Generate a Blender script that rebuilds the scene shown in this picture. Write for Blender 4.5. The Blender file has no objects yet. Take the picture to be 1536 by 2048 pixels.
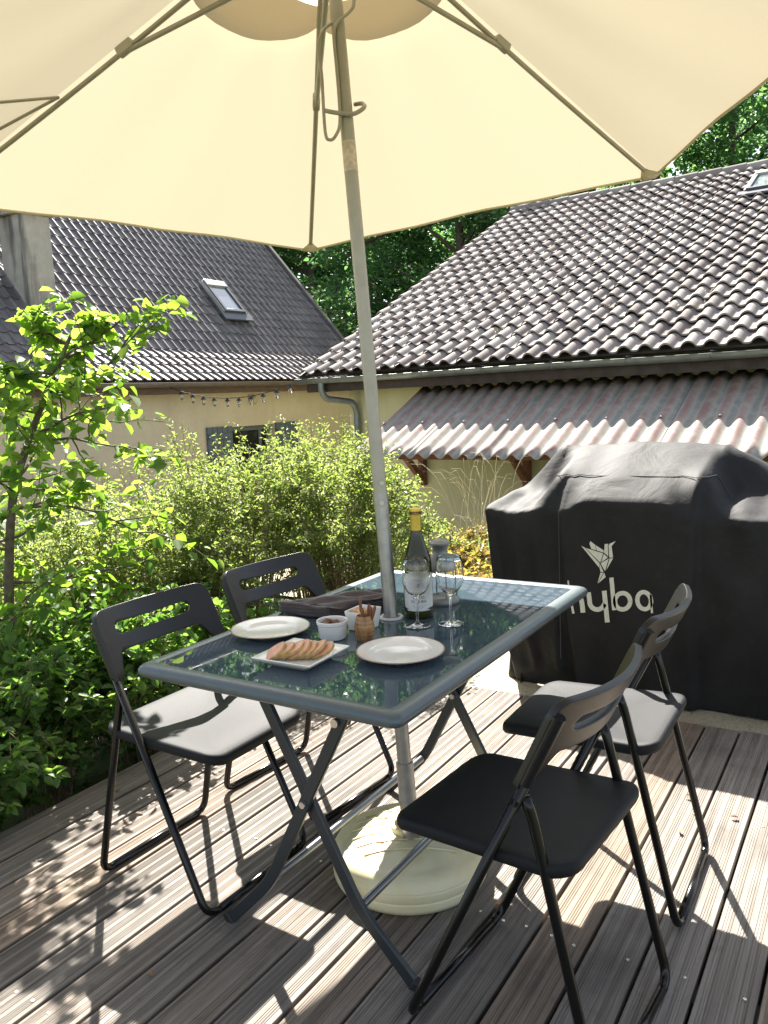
import bpy, bmesh, math, random
import numpy as np
from mathutils import Vector, Matrix, Euler
R = math.radians
rng = np.random.default_rng(7)
random.seed(7)
scene = bpy.context.scene
col = scene.collection
PI = math.pi

# ------------------------------------------------------------------ objects
def put(o, parent=None):
    col.objects.link(o)
    if parent is not None:
        o.parent = parent
    return o

def tag(o, label=None, cat=None, group=None, kind=None):
    if label: o['label'] = label
    if cat: o['category'] = cat
    if group: o['group'] = group
    if kind: o['kind'] = kind
    return o

def empty(name, loc, label, cat, group=None, rz=0.0):
    o = bpy.data.objects.new(name, None)
    o.empty_display_size = .05
    o.location = loc
    o.rotation_euler = (0, 0, rz)
    put(o)
    return tag(o, label, cat, group)

def copy_tree(o, parent=None):
    c = o.copy(); col.objects.link(c); c.parent = parent
    for ch in [x for x in bpy.data.objects if x.parent is o]:
        copy_tree(ch, c)
    return c

class MB:
    def __init__(s):
        s.v = []; s.f = []
    def add(s, vs, fs):
        n = len(s.v)
        s.v.extend([tuple(map(float, q)) for q in vs])
        s.f.extend([tuple(i + n for i in q) for q in fs])
        return s
    def box(s, a, b):
        (x0, y0, z0), (x1, y1, z1) = a, b
        return s.add([(x0,y0,z0),(x1,y0,z0),(x1,y1,z0),(x0,y1,z0),(x0,y0,z1),(x1,y0,z1),(x1,y1,z1),(x0,y1,z1)],
              [(0,3,2,1),(4,5,6,7),(0,1,5,4),(1,2,6,5),(2,3,7,6),(3,0,4,7)])
    def bar(s, p, q, w, h, up=(0,0,1)):
        p = Vector(p); q = Vector(q); d = (q-p).normalized(); u = Vector(up)
        x = d.cross(u).normalized(); u = x.cross(d).normalized()
        vs = []
        for c in (p, q):
            for i, j in ((-1,-1),(1,-1),(1,1),(-1,1)):
                vs.append(c + x*(i*w/2) + u*(j*h/2))
        return s.add(vs, [(3,2,1,0),(4,5,6,7),(0,1,5,4),(1,2,6,5),(2,3,7,6),(3,0,4,7)])
    def tube(s, path, r, seg=10, cap=True, flat=1.0):
        P = [Vector(q) for q in path]; n = len(P)
        rs = r if isinstance(r, (list, tuple)) else [r]*n
        t0 = (P[1]-P[0]).normalized()
        ref = Vector((0,0,1)) if abs(t0.z) < .9 else Vector((0,1,0))
        x = t0.cross(ref).normalized()
        vs = []
        for i in range(n):
            t = (P[min(i+1,n-1)]-P[max(i-1,0)]).normalized()
            x = (x - t*x.dot(t)).normalized(); y = t.cross(x)
            for k in range(seg):
                a = 2*PI*k/seg
                vs.append(P[i] + x*(math.cos(a)*rs[i]) + y*(math.sin(a)*rs[i]*flat))
        fs = []
        for i in range(n-1):
            for k in range(seg):
                k2 = (k+1) % seg
                fs.append((i*seg+k, i*seg+k2, (i+1)*seg+k2, (i+1)*seg+k))
        if cap:
            fs.append(tuple(range(seg-1,-1,-1))); fs.append(tuple((n-1)*seg+k for k in range(seg)))
        return s.add(vs, fs)
    def lathe(s, prof, c=(0,0,0), seg=32, closed=False):
        vs = []; fs = []; n = len(prof)
        for r, z in prof:
            for k in range(seg):
                a = 2*PI*k/seg
                vs.append((c[0]+r*math.cos(a), c[1]+r*math.sin(a), c[2]+z))
        m = n if closed else n-1
        for i in range(m):
            j = (i+1) % n
            for k in range(seg):
                k2 = (k+1) % seg
                fs.append((i*seg+k, i*seg+k2, j*seg+k2, j*seg+k))
        return s.add(vs, fs)
    def grid(s, rows, close_u=False):
        n = len(rows); m = len(rows[0]); vs = [q for r_ in rows for q in r_]; fs = []
        for i in range(n-1):
            for j in range(m if close_u else m-1):
                j2 = (j+1) % m
                fs.append((i*m+j, i*m+j2, (i+1)*m+j2, (i+1)*m+j))
        return s.add(vs, fs)
    def build(s, name, m, parent=None, smooth=True, angle=35, bevel=0, subd=0, solid=0, seg=2):
        me = bpy.data.meshes.new(name)
        me.from_pydata(s.v, [], s.f)
        bm = bmesh.new(); bm.from_mesh(me)
        bmesh.ops.remove_doubles(bm, verts=bm.verts, dist=1e-6)
        bmesh.ops.recalc_face_normals(bm, faces=bm.faces)
        bm.to_mesh(me); bm.free()
        me.materials.append(m)
        o = bpy.data.objects.new(name, me)
        put(o, parent)
        if solid:
            q = o.modifiers.new('s', 'SOLIDIFY'); q.thickness = solid; q.offset = 0; q.use_even_offset = True
        if bevel:
            q = o.modifiers.new('b', 'BEVEL'); q.width = bevel; q.segments = seg; q.limit_method = 'ANGLE'; q.angle_limit = R(40)
        if subd:
            q = o.modifiers.new('d', 'SUBSURF'); q.levels = subd; q.render_levels = subd
        if smooth:
            for pl in me.polygons: pl.use_smooth = True
            if angle < 180:
                try: me.set_sharp_from_angle(angle=R(angle))
                except Exception: pass
        return o

def np_mesh(name, V, F, m, parent=None, smooth=True):
    V = np.asarray(V, np.float32); F = np.asarray(F, np.int32)
    me = bpy.data.meshes.new(name)
    me.vertices.add(len(V)); me.vertices.foreach_set('co', V.ravel())
    k = F.shape[1]
    me.loops.add(F.size); me.loops.foreach_set('vertex_index', F.ravel())
    me.polygons.add(len(F))
    me.polygons.foreach_set('loop_start', np.arange(0, F.size, k, dtype=np.int32))
    me.polygons.foreach_set('loop_total', np.full(len(F), k, np.int32))
    me.polygons.foreach_set('use_smooth', np.full(len(F), smooth, bool))
    me.update(calc_edges=True); me.validate()
    me.materials.append(m)
    o = bpy.data.objects.new(name, me)
    return put(o, parent)

def fillet(path, r, n=5):
    P = [Vector(q) for q in path]; out = [P[0]]
    for i in range(1, len(P)-1):
        a = (P[i-1]-P[i]); b = (P[i+1]-P[i])
        rr = min(r, a.length*.45, b.length*.45)
        p0 = P[i]+a.normalized()*rr; p1 = P[i]+b.normalized()*rr
        for k in range(n+1):
            t = k/n
            out.append(p0*(1-t)**2 + P[i]*2*t*(1-t) + p1*t*t)
    out.append(P[-1]); return out

# ------------------------------------------------------------------ materials
class NT:
    def __init__(s, name):
        s.m = bpy.data.materials.new(name); s.m.use_nodes = True
        s.t = s.m.node_tree; s.n = s.t.nodes; s.l = s.t.links
        s.bsdf = s.n['Principled BSDF']; s.out = s.n['Material Output']
    def node(s, t, **kw):
        q = s.n.new(t)
        for k, v in kw.items():
            if k.startswith('_'): setattr(q, k[1:], v)
            else:
                k2 = k.replace('__', ' ')
                q.inputs[k2].default_value = v
        return q
    def link(s, a, b): s.l.new(a, b)
    def coords(s, scale=(1,1,1), kind='Object'):
        tc = s.node('ShaderNodeTexCoord'); mp = s.node('ShaderNodeMapping')
        mp.inputs['Scale'].default_value = scale
        s.link(tc.outputs[kind], mp.inputs['Vector']); return mp.outputs['Vector']
    def noise(s, vec, scale, detail=4, rough=.55, dist=0):
        q = s.node('ShaderNodeTexNoise'); q.inputs['Scale'].default_value = scale
        q.inputs['Detail'].default_value = detail; q.inputs['Roughness'].default_value = rough
        q.inputs['Distortion'].default_value = dist
        if vec is not None: s.link(vec, q.inputs['Vector'])
        return q.outputs['Fac']
    def ramp(s, fac, stops):
        q = s.node('ShaderNodeValToRGB'); e = q.color_ramp.elements
        while len(e) < len(stops): e.new(.5)
        for i, (p, c) in enumerate(stops):
            e[i].position = p; e[i].color = (*c, 1) if len(c) == 3 else c
        s.link(fac, q.inputs['Fac']); return q.outputs['Color']
    def mix(s, fac, a, b, mode='MIX'):
        q = s.node('ShaderNodeMix', _data_type='RGBA', _blend_type=mode)
        for sock, v in ((q.inputs[0], fac), (q.inputs[6], a), (q.inputs[7], b)):
            if hasattr(v, 'is_output'): s.link(v, sock)
            elif isinstance(v, (int, float)): sock.default_value = v
            else: sock.default_value = (*v, 1)
        return q.outputs[2]
    def math(s, op, a, b=0.0):
        q = s.node('ShaderNodeMath', _operation=op)
        for sock, v in ((q.inputs[0], a), (q.inputs[1], b)):
            if hasattr(v, 'is_output'): s.link(v, sock)
            else: sock.default_value = v
        return q.outputs[0]
    def bump(s, h, strength=.3, dist=.01):
        q = s.node('ShaderNodeBump'); q.inputs['Strength'].default_value = strength
        q.inputs['Distance'].default_value = dist
        s.link(h, q.inputs['Height']); s.link(q.outputs['Normal'], s.bsdf.inputs['Normal'])
    def set(s, **kw):
        for k, v in kw.items():
            k = k.replace('_', ' ')
            if hasattr(v, 'is_output'): s.link(v, s.bsdf.inputs[k])
            elif isinstance(v, tuple): s.bsdf.inputs[k].default_value = (*v, 1)
            else: s.bsdf.inputs[k].default_value = v
        return s

def plain(name, c, rough=.5, metal=0, spec=.5, var=.0, vs=20, bump=0, bs=200, **kw):
    t = NT(name)
    v = t.coords()
    if var:
        f = t.noise(v, vs, 5)
        c2 = tuple(max(0, q*(1-var)) for q in c); c3 = tuple(min(1, q*(1+var)) for q in c)
        t.set(Base_Color=t.ramp(f, [(.3, c2), (.7, c3)]))
    else: t.set(Base_Color=c)
    t.set(Roughness=rough, Metallic=metal, Specular_IOR_Level=spec)
    if bump: t.bump(t.noise(v, bs, 3), bump, .002)
    if kw: t.set(**kw)
    return t.m

def leaf_mat(name, cols, trans, tw=.45, rough=.45):
    t = NT(name)
    g = t.node('ShaderNodeNewGeometry')
    rnd = g.outputs['Random Per Island']
    c = t.ramp(rnd, [(i/(len(cols)-1), q) for i, q in enumerate(cols)])
    t.set(Base_Color=c, Roughness=rough, Specular_IOR_Level=.45)
    tr = t.node('ShaderNodeBsdfTranslucent')
    tc = t.ramp(rnd, [(i/(len(trans)-1), q) for i, q in enumerate(trans)])
    t.link(tc, tr.inputs['Color'])
    mx = t.node('ShaderNodeMixShader'); mx.inputs[0].default_value = tw
    t.link(t.bsdf.outputs[0], mx.inputs[1]); t.link(tr.outputs[0], mx.inputs[2])
    t.link(mx.outputs[0], t.out.inputs['Surface'])
    return t.m

def cloth_trans(name, c, tc, tw):
    t = NT(name)
    v = t.coords()
    f = t.noise(v, 6, 5)
    t.set(Base_Color=t.mix(t.math('MULTIPLY', f, .25), c, tuple(q*.8 for q in c)), Roughness=.9, Specular_IOR_Level=.1)
    wv = t.noise(t.coords((1,1,3)), 9, 6, .6, 1.2)
    t.bump(wv, .35, .006)
    tr = t.node('ShaderNodeBsdfTranslucent'); tr.inputs['Color'].default_value = (*tc, 1)
    mx = t.node('ShaderNodeMixShader'); mx.inputs[0].default_value = tw
    t.link(t.bsdf.outputs[0], mx.inputs[1]); t.link(tr.outputs[0], mx.inputs[2])
    t.link(mx.outputs[0], t.out.inputs['Surface'])
    return t.m

def deck_mat():
    t = NT('weathered_deck_wood')
    v = t.coords()
    sx = t.node('ShaderNodeSeparateXYZ'); t.link(v, sx.inputs[0])
    idx = t.math('FLOOR', t.math('DIVIDE', t.math('ADD', sx.outputs['X'], 1.2), .124))
    wn = t.node('ShaderNodeTexWhiteNoise', _noise_dimensions='1D'); t.link(idx, wn.inputs['W'])
    mp = t.node('ShaderNodeMapping'); mp.inputs['Scale'].default_value = (38, .9, 1)
    cb = t.node('ShaderNodeCombineXYZ')
    t.link(sx.outputs['X'], cb.inputs['X'])
    t.link(t.math('ADD', sx.outputs['Y'], t.math('MULTIPLY', wn.outputs['Value'], 37.0)), cb.inputs['Y'])
    t.link(cb.outputs[0], mp.inputs['Vector'])
    grain = t.noise(mp.outputs[0], 2.2, 6, .65, .6)
    fine = t.noise(mp.outputs[0], 11, 4, .6)
    base = t.ramp(grain, [(.25, (.085,.07,.057)), (.42, (.20,.175,.15)), (.6, (.285,.262,.23)), (.8, (.36,.34,.31))])
    tint = t.ramp(wn.outputs['Value'], [(0, (.55,.52,.49)), (.3, (1,.98,.95)), (.55, (.84,.82,.80)), (.8, (1,.84,.68)), (1, (.92,.92,.93))])
    strip = t.node('ShaderNodeTexWhiteNoise', _noise_dimensions='1D'); t.link(t.math('FLOOR', t.math('MULTIPLY', sx.outputs['X'], 47.0)), strip.inputs['W'])
    base = t.mix(.5, base, t.ramp(strip.outputs['Value'], [(0,(.72,.70,.68)),(1,(1.12,1.10,1.08))]), 'MULTIPLY')
    c = t.mix(.9, base, tint, 'MULTIPLY')
    st = t.noise(v, 2.6, 5, .6)
    c = t.mix(t.math('MULTIPLY', t.ramp(st, [(.5, (0,0,0)), (.72, (1,1,1))]), .55), c, (.06,.052,.048))
    mo = t.noise(v, 16, 5, .7)
    c = t.mix(t.math('MULTIPLY', t.ramp(mo, [(.58, (0,0,0)), (.72, (1,1,1))]), .4), c, (.07,.06,.05))
    t.set(Base_Color=c, Roughness=.7, Specular_IOR_Level=.35)
    t.bump(fine, .25, .002)
    return t.m

def tile_mat(name, cols, rough=.85, spec=.12, lich=.35):
    t = NT(name)
    g = t.node('ShaderNodeNewGeometry')
    v = t.coords()
    c = t.ramp(g.outputs['Random Per Island'], [(i/(len(cols)-1), q) for i, q in enumerate(cols)])
    n1 = t.noise(v, 3, 6, .65); n2 = t.noise(v, 40, 4, .6)
    c = t.mix(t.math('MULTIPLY', t.ramp(n1, [(.45,(0,0,0)),(.7,(1,1,1))]), .45), c, tuple(q*.45 for q in cols[0]))
    c = t.mix(t.math('MULTIPLY', t.ramp(n2, [(.55,(0,0,0)),(.75,(1,1,1))]), lich), c, (.42,.41,.37))
    t.set(Base_Color=c, Roughness=rough, Specular_IOR_Level=spec)
    t.bump(n2, .3, .004)
    return t.m

def render_mat(name, c, c2):
    t = NT(name); v = t.coords()
    f = t.noise(v, 1.3, 6, .6); g = t.noise(v, 60, 3)
    cc = t.ramp(f, [(.3, c2), (.65, c)])
    g2 = t.noise(v, 7, 6, .7)
    cc = t.mix(t.math('MULTIPLY', t.ramp(g2, [(.5,(0,0,0)),(.7,(1,1,1))]), .28), cc, tuple(q*.72 for q in c2))
    sp = t.coords((1.5,1.5,.15)); drip = t.noise(sp, 3, 5)
    cc = t.mix(t.math('MULTIPLY', t.ramp(drip, [(.5,(0,0,0)),(.75,(1,1,1))]), .3), cc, tuple(q*.7 for q in c2))
    t.set(Base_Color=cc, Roughness=.9, Specular_IOR_Level=.2); t.bump(g, .25, .004)
    return t.m

M = {}
M['deck'] = deck_mat()
M['canopy'] = cloth_trans('cream_canvas', (.42,.35,.23), (.292,.258,.182), .5)
M['hem'] = plain('cream_hem', (.60,.52,.37), .9)
M['canopy_cap'] = cloth_trans('thin_cream_canvas', (.55,.46,.31), (.54,.465,.35), .8)
M['pole'] = plain('grey_painted_steel', (.39,.365,.29), .38, .25, var=.08, vs=30)
M['pole_low'] = plain('galvanised_sleeve', (.36,.35,.33), .32, .55, var=.15, vs=40)
M['tape'] = plain('yellowed_tape', (.62,.50,.37), .35, var=.25, vs=60, bump=.2, bs=120)
M['screw'] = plain('bright_steel', (.6,.58,.55), .3, .9)
M['frame_alu'] = plain('grey_powder_coat', (.095,.118,.13), .33, .2, var=.05, vs=40)
M['leg_paint'] = plain('dark_grey_powder_coat', (.026,.032,.037), .36, .1)
M['rail'] = plain('dull_metal_tube', (.20,.21,.22), .28, .8)
t_ = NT('smoked_glass_top'); v_ = t_.coords()
d_ = t_.noise(v_, 14, 6, .6)
t_.set(Base_Color=t_.ramp(d_, [(.3,(.044,.068,.090)),(.7,(.062,.090,.114))]), Specular_IOR_Level=.5,
       Roughness=t_.ramp(d_, [(.4,(.012,)*3),(.75,(.05,)*3)]))
M['glass_top'] = t_.m
M['chair_plastic'] = plain('black_chair_plastic', (.010,.010,.011), .33, 0, .45, bump=.12, bs=900)
M['seat'] = plain('black_seat_plastic', (.012,.0128,.015), .6, 0, .21, var=.3, vs=700, bump=.3, bs=700)
M['chair_tube'] = plain('black_lacquered_tube', (.005,.005,.005), .22, .0, .38)
M['rubber'] = plain('black_rubber', (.012,.012,.012), .6)
t_ = NT('cream_base_plastic'); v_ = t_.coords()
t_.set(Base_Color=t_.ramp(t_.noise(v_, 7, 5, .6), [(.3,(.60,.53,.28)),(.55,(.74,.68,.44)),(.8,(.76,.73,.56))]), Roughness=.42, Specular_IOR_Level=.4,
       Subsurface_Weight=.15, Subsurface_Scale=.02)
M['base_plastic'] = t_.m
t_ = NT('black_cover_cloth'); v_ = t_.coords()
w_ = t_.noise(v_, 5, 6, .6); dst = t_.noise(v_, 22, 5, .7)
cc = t_.ramp(w_, [(.3,(.011,.011,.0115)),(.75,(.022,.021,.022))])
cc = t_.mix(t_.math('MULTIPLY', t_.ramp(dst, [(.55,(0,0,0)),(.8,(1,1,1))]), .2), cc, (.06,.057,.055))
t_.set(Base_Color=cc, Roughness=.68, Specular_IOR_Level=.22, Sheen_Weight=.03, Sheen_Roughness=.5)
t_.bump(t_.noise(v_, 5, 5, .55, 1.0), .35, .02)
M['cover'] = t_.m
M['logo'] = plain('cream_print', (.60,.60,.50), .7, var=.08, vs=90)
M['piping'] = plain('dark_seam_thread', (.05,.05,.05), .8)
M['porcelain'] = plain('white_porcelain', (.78,.76,.71), .12, 0, .5)
M['rim_gold'] = plain('dull_gilt_line', (.30,.22,.14), .35, .5)
M['wood_dark'] = plain('dark_stained_wood', (.14,.065,.035), .55, var=.3, vs=25)
t_ = NT('turned_olive_wood'); v_ = t_.coords((1,1,.25))
t_.set(Base_Color=t_.ramp(t_.noise(v_, 60, 5, .6, 1.5), [(.3,(.12,.05,.02)),(.5,(.33,.17,.065)),(.75,(.42,.24,.10))]), Roughness=.3)
M['cup_wood'] = t_.m
M['pick_wood'] = plain('red_brown_wood', (.20,.07,.03), .35, var=.2, vs=80)
M['foie'] = plain('pink_terrine', (.74,.37,.25), .38, var=.22, vs=55, bump=.3, bs=120, Subsurface_Weight=.2, Subsurface_Scale=.01)
M['foie_edge'] = plain('ochre_terrine_edge', (.42,.27,.10), .4, var=.35, vs=60)
M['brown_food'] = plain('brown_preserve', (.17,.07,.03), .3, var=.4, vs=50, bump=.4, bs=90)
M['pale_food'] = plain('golden_biscuit', (.62,.36,.15), .55, var=.3, vs=60, bump=.4, bs=120)
t_ = NT('brown_linen'); v_ = t_.coords()
t_.set(Base_Color=t_.ramp(t_.noise(v_, 30, 4), [(.3,(.052,.036,.034)),(.7,(.085,.062,.057))]), Roughness=.9, Sheen_Weight=.3)
t_.bump(t_.noise(v_, 500, 3), .3, .001)
M['linen'] = t_.m
t_ = NT('clear_glass'); t_.set(Base_Color=(1,1,1), Roughness=0.0, Transmission_Weight=1.0, IOR=1.45)
M['glass'] = t_.m
t_ = NT('green_bottle_glass'); t_.set(Base_Color=(.045,.045,.005), Roughness=.03, Transmission_Weight=.35, IOR=1.5)
M['bottle'] = t_.m
M['foil'] = plain('gold_foil', (.66,.47,.09), .3, .75, var=.1, vs=90)
M['band'] = plain('dark_red_band', (.06,.02,.02), .4)
M['paper'] = plain('off_white_label', (.72,.72,.68), .6)
M['ink'] = plain('black_ink', (.015,.015,.015), .6)
M['lantern'] = plain('grey_lantern_enamel', (.20,.21,.20), .45, .3, var=.15, vs=40)
M['barn_tile'] = tile_mat('grey_concrete_tile', [(.21,.18,.165), (.31,.275,.255), (.40,.365,.335)])
M['house_tile'] = tile_mat('brown_grey_tile', [(.09,.078,.076), (.125,.11,.106), (.165,.147,.142)], .46, .75, .10)
M['eaves_tile'] = tile_mat('pale_brown_grey_tile', [(.12,.10,.098), (.16,.14,.135), (.20,.175,.17)], .6, .4, .12)
M['barn_wall'] = render_mat('yellow_green_render', (.62,.59,.35), (.53,.51,.30))
M['house_wall'] = render_mat('ochre_render', (.61,.545,.42), (.54,.47,.36))
M['zinc'] = plain('zinc_gutter', (.22,.24,.22), .45, .5, var=.2, vs=8)
M['brown_gutter'] = plain('brown_gutter', (.14,.115,.10), .5, .1, var=.15, vs=8)
M['fascia'] = plain('aged_fascia_board', (.055,.04,.032), .75, var=.4, vs=8)
M['shutter'] = plain('blue_grey_shutter', (.085,.115,.15), .6, var=.12, vs=12)
M['win_frame'] = plain('blue_grey_window', (.10,.13,.15), .5)
M['dark_room'] = plain('dark_pane', (.012,.013,.015), .06)
t_ = NT('chimney_render'); v_ = t_.coords()
cc = t_.ramp(t_.noise(v_, 3, 6, .65), [(.3,(.30,.28,.24)),(.7,(.50,.47,.40))])
st_ = t_.noise(t_.coords((3,3,.35)), 1.8, 5)
cc = t_.mix(t_.math('MULTIPLY', t_.ramp(st_, [(.5,(0,0,0)),(.62,(1,1,1))]), .75), cc, (.07,.07,.066))
t_.set(Base_Color=cc, Roughness=.95); t_.bump(t_.noise(v_, 40, 4), .4, .006)
M['chimney'] = t_.m
M['sky_pane'] = plain('skylight_pane', (.16,.18,.20), .04, 0, .9, IOR=2.4)
M['sky_frame'] = plain('grey_skylight_frame', (.13,.135,.15), .4, .4)
M['sky_trim'] = plain('pale_metal_trim', (.6,.6,.58), .35, .6)
t_ = NT('corrugated_fibre_sheet'); v_ = t_.coords()
n1 = t_.noise(v_, 2.2, 6, .65); n2 = t_.noise(v_, 9, 5, .6)
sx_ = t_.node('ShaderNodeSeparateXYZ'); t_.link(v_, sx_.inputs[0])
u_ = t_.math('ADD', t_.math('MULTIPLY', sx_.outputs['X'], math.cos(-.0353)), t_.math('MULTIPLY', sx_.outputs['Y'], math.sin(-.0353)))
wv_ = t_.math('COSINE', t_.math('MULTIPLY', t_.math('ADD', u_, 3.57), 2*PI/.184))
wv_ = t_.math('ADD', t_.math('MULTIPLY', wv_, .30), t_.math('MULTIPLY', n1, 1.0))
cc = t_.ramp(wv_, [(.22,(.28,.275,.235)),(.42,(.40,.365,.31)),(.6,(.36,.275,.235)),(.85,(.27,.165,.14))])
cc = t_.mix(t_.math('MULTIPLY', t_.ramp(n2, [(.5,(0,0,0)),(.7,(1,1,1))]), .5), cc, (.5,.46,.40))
t_.set(Base_Color=cc, Roughness=.75, Specular_IOR_Level=.3); t_.bump(n2, .2, .006)
M['sheet'] = t_.m
M['bracket'] = plain('red_brown_timber', (.20,.075,.04), .65, var=.3, vs=12)
M['cable'] = plain('black_cable', (.012,.012,.012), .5)
M['bark'] = plain('grey_brown_bark', (.11,.085,.062), .85, var=.45, vs=30, bump=.5, bs=60)
M['twig'] = plain('red_brown_twig', (.25,.17,.115), .8, var=.3, vs=20)
M['straw'] = plain('dry_straw', (.50,.42,.26), .8, var=.2, vs=30)
t_ = NT('garden_soil'); v_ = t_.coords()
n1 = t_.noise(v_, .35, 6, .6); n2 = t_.noise(v_, 14, 5, .7)
cc = t_.ramp(n1, [(.35,(.055,.042,.028)),(.5,(.05,.075,.022)),(.7,(.075,.105,.03))])
cc = t_.mix(.6, cc, t_.ramp(n2, [(.35,(.5,.5,.5)),(.7,(1.3,1.25,1.1))]), 'MULTIPLY')
t_.set(Base_Color=cc, Roughness=.95); t_.bump(n2, .6, .03)
M['soil'] = t_.m
t_ = NT('pale_gravel'); v_ = t_.coords()
vo = t_.node('ShaderNodeTexVoronoi'); vo.inputs['Scale'].default_value = 95; t_.link(v_, vo.inputs['Vector'])
cc = t_.ramp(vo.outputs['Distance'], [(0,(.42,.37,.27)),(.6,(.34,.30,.21)),(1,(.14,.12,.08))])
cc = t_.mix(t_.math('MULTIPLY', t_.noise(v_, 160, 3), .7), cc, (.46,.41,.31))
t_.set(Base_Color=cc, Roughness=.95); t_.bump(vo.outputs['Distance'], .6, .006)
M['gravel'] = t_.m
M['leaf_tree'] = leaf_mat('young_tree_leaf', [(.045,.10,.022),(.07,.14,.03),(.10,.17,.045)], [(.20,.40,.03),(.34,.57,.05),(.48,.66,.09)], .5)
M['leaf_hedge'] = leaf_mat('spirea_leaf', [(.075,.115,.030),(.11,.15,.045),(.16,.19,.075)], [(.28,.41,.06),(.40,.52,.10),(.52,.60,.19)], .45, .5)
M['leaf_low'] = leaf_mat('low_plant_leaf', [(.04,.095,.026),(.065,.13,.034),(.09,.16,.05)], [(.16,.34,.04),(.26,.50,.06),(.40,.60,.10)], .46)
M['leaf_gold'] = leaf_mat('golden_shrub_leaf', [(.16,.17,.03),(.22,.18,.05),(.26,.13,.06),(.10,.16,.03)], [(.5,.5,.06),(.6,.45,.1),(.55,.3,.1),(.35,.5,.05)], .4)
M['leaf_iris'] = leaf_mat('blade_leaf', [(.06,.14,.05),(.09,.18,.06)], [(.2,.45,.1),(.3,.55,.15)], .4)
M['leaf_wood'] = leaf_mat('wood_leaf', [(.026,.064,.032),(.04,.088,.038),(.06,.11,.042)], [(.10,.27,.09),(.18,.40,.11),(.34,.56,.15)], .48)
M['dead_leaf'] = plain('dead_leaf', (.22,.13,.06), .8, var=.3, vs=50)

# ------------------------------------------------------------------ camera, light
CAM = Vector((1.0969801, -1.7420696, 1.2992034))
RC = ((0.8473466278908435, 0.5291643427464953, -0.04459585818981593),
      (0.03632347899095282, -0.14153592644970814, -0.9892664890705722),
      (-0.5297964675948778, 0.836631746881322, -0.13915107988908032))
cd = bpy.data.cameras.new('camera'); co = bpy.data.objects.new('camera', cd); col.objects.link(co)
m4 = Matrix.Identity(4)
for i in range(3):
    m4[i][0] = RC[0][i]; m4[i][1] = -RC[1][i]; m4[i][2] = -RC[2][i]; m4[i][3] = CAM[i]
co.matrix_world = m4
cd.sensor_fit = 'VERTICAL'; cd.sensor_height = 24; cd.lens = 24*1613.3/2048
cd.clip_start = .02; cd.clip_end = 500
scene.camera = co

SUN = Vector((-.618, .756, 1.0)).normalized()
sl = bpy.data.lights.new('sun', 'SUN'); sl.energy = 5.0; sl.angle = R(.53); sl.color = (1, .95, .87)
so = bpy.data.objects.new('sun', sl); col.objects.link(so)
so.rotation_euler = SUN.to_track_quat('Z', 'Y').to_euler(); so.location = SUN*40
w = bpy.data.worlds.new('World'); scene.world = w; w.use_nodes = True
wn = w.node_tree.nodes; bg = wn['Background']
sk = wn.new('ShaderNodeTexSky'); sk.sky_type = 'NISHITA'; sk.sun_disc = False
sk.sun_elevation = math.asin(SUN.z); sk.sun_rotation = math.atan2(SUN.x, SUN.y)
sk.air_density = 1.0; sk.dust_density = 1.2; sk.ozone_density = 1.0
hs_ = wn.new('ShaderNodeHueSaturation'); hs_.inputs['Saturation'].default_value = .55
w.node_tree.links.new(sk.outputs[0], hs_.inputs['Color']); w.node_tree.links.new(hs_.outputs[0], bg.inputs[0]); bg.inputs[1].default_value = .072
scene.view_settings.view_transform = 'Standard'; scene.view_settings.look = 'None'
scene.view_settings.gamma = 1; scene.view_settings.exposure = 2.05
scene.render.engine = 'CYCLES'
cy = scene.cycles
cy.use_denoising = True
try: cy.denoiser = 'OPENIMAGEDENOISE'; cy.denoising_prefilter = 'ACCURATE'
except Exception: pass
cy.max_bounces = 10; cy.diffuse_bounces = 4; cy.glossy_bounces = 4; cy.transmission_bounces = 10; cy.transparent_max_bounces = 8
cy.sample_clamp_indirect = 6; cy.caustics_reflective = False; cy.caustics_refractive = False

# building axes (2 degrees off the table's)
AZ = -.0353
EX = Vector((math.cos(AZ), math.sin(AZ), 0)); EY = Vector((-math.sin(AZ), math.cos(AZ), 0))
def W(u, v, z): return EX*u + EY*v + Vector((0,0,z))

# ------------------------------------------------------------------ ground
def smooth(a, b, x):
    t = np.clip((x-a)/(b-a), 0, 1); return t*t*(3-2*t)
def gz(x, y):
    x = np.asarray(x, float); y = np.asarray(y, float)
    drop_l = smooth(-1.15, -4.2, x)              # falls away on the left
    drop_b = smooth(2.9, 5.6, y)                 # falls away towards the yellow building
    d = np.maximum(drop_l, drop_b)
    return -.14 - .72*d
gx = np.concatenate([np.linspace(-70,-8,22), np.linspace(-7.6,4,70), np.linspace(5,60,16)])
gy = np.concatenate([np.linspace(-50,-4,12), np.linspace(-3.6,9,76), np.linspace(10,90,24)])
X, Y = np.meshgrid(gx, gy); Z = gz(X, Y) + rng.normal(0, .006, X.shape)
n_, m_ = X.shape
V = np.stack([X.ravel(), Y.ravel(), Z.ravel()], 1)
ii, jj = np.meshgrid(np.arange(n_-1), np.arange(m_-1), indexing='ij')
F = np.stack([ii*m_+jj, ii*m_+jj+1, (ii+1)*m_+jj+1, (ii+1)*m_+jj], -1).reshape(-1, 4)
tag(np_mesh('garden_ground', V, F, M['soil']), kind='structure', label='garden soil and grass sloping down to the houses')

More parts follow.
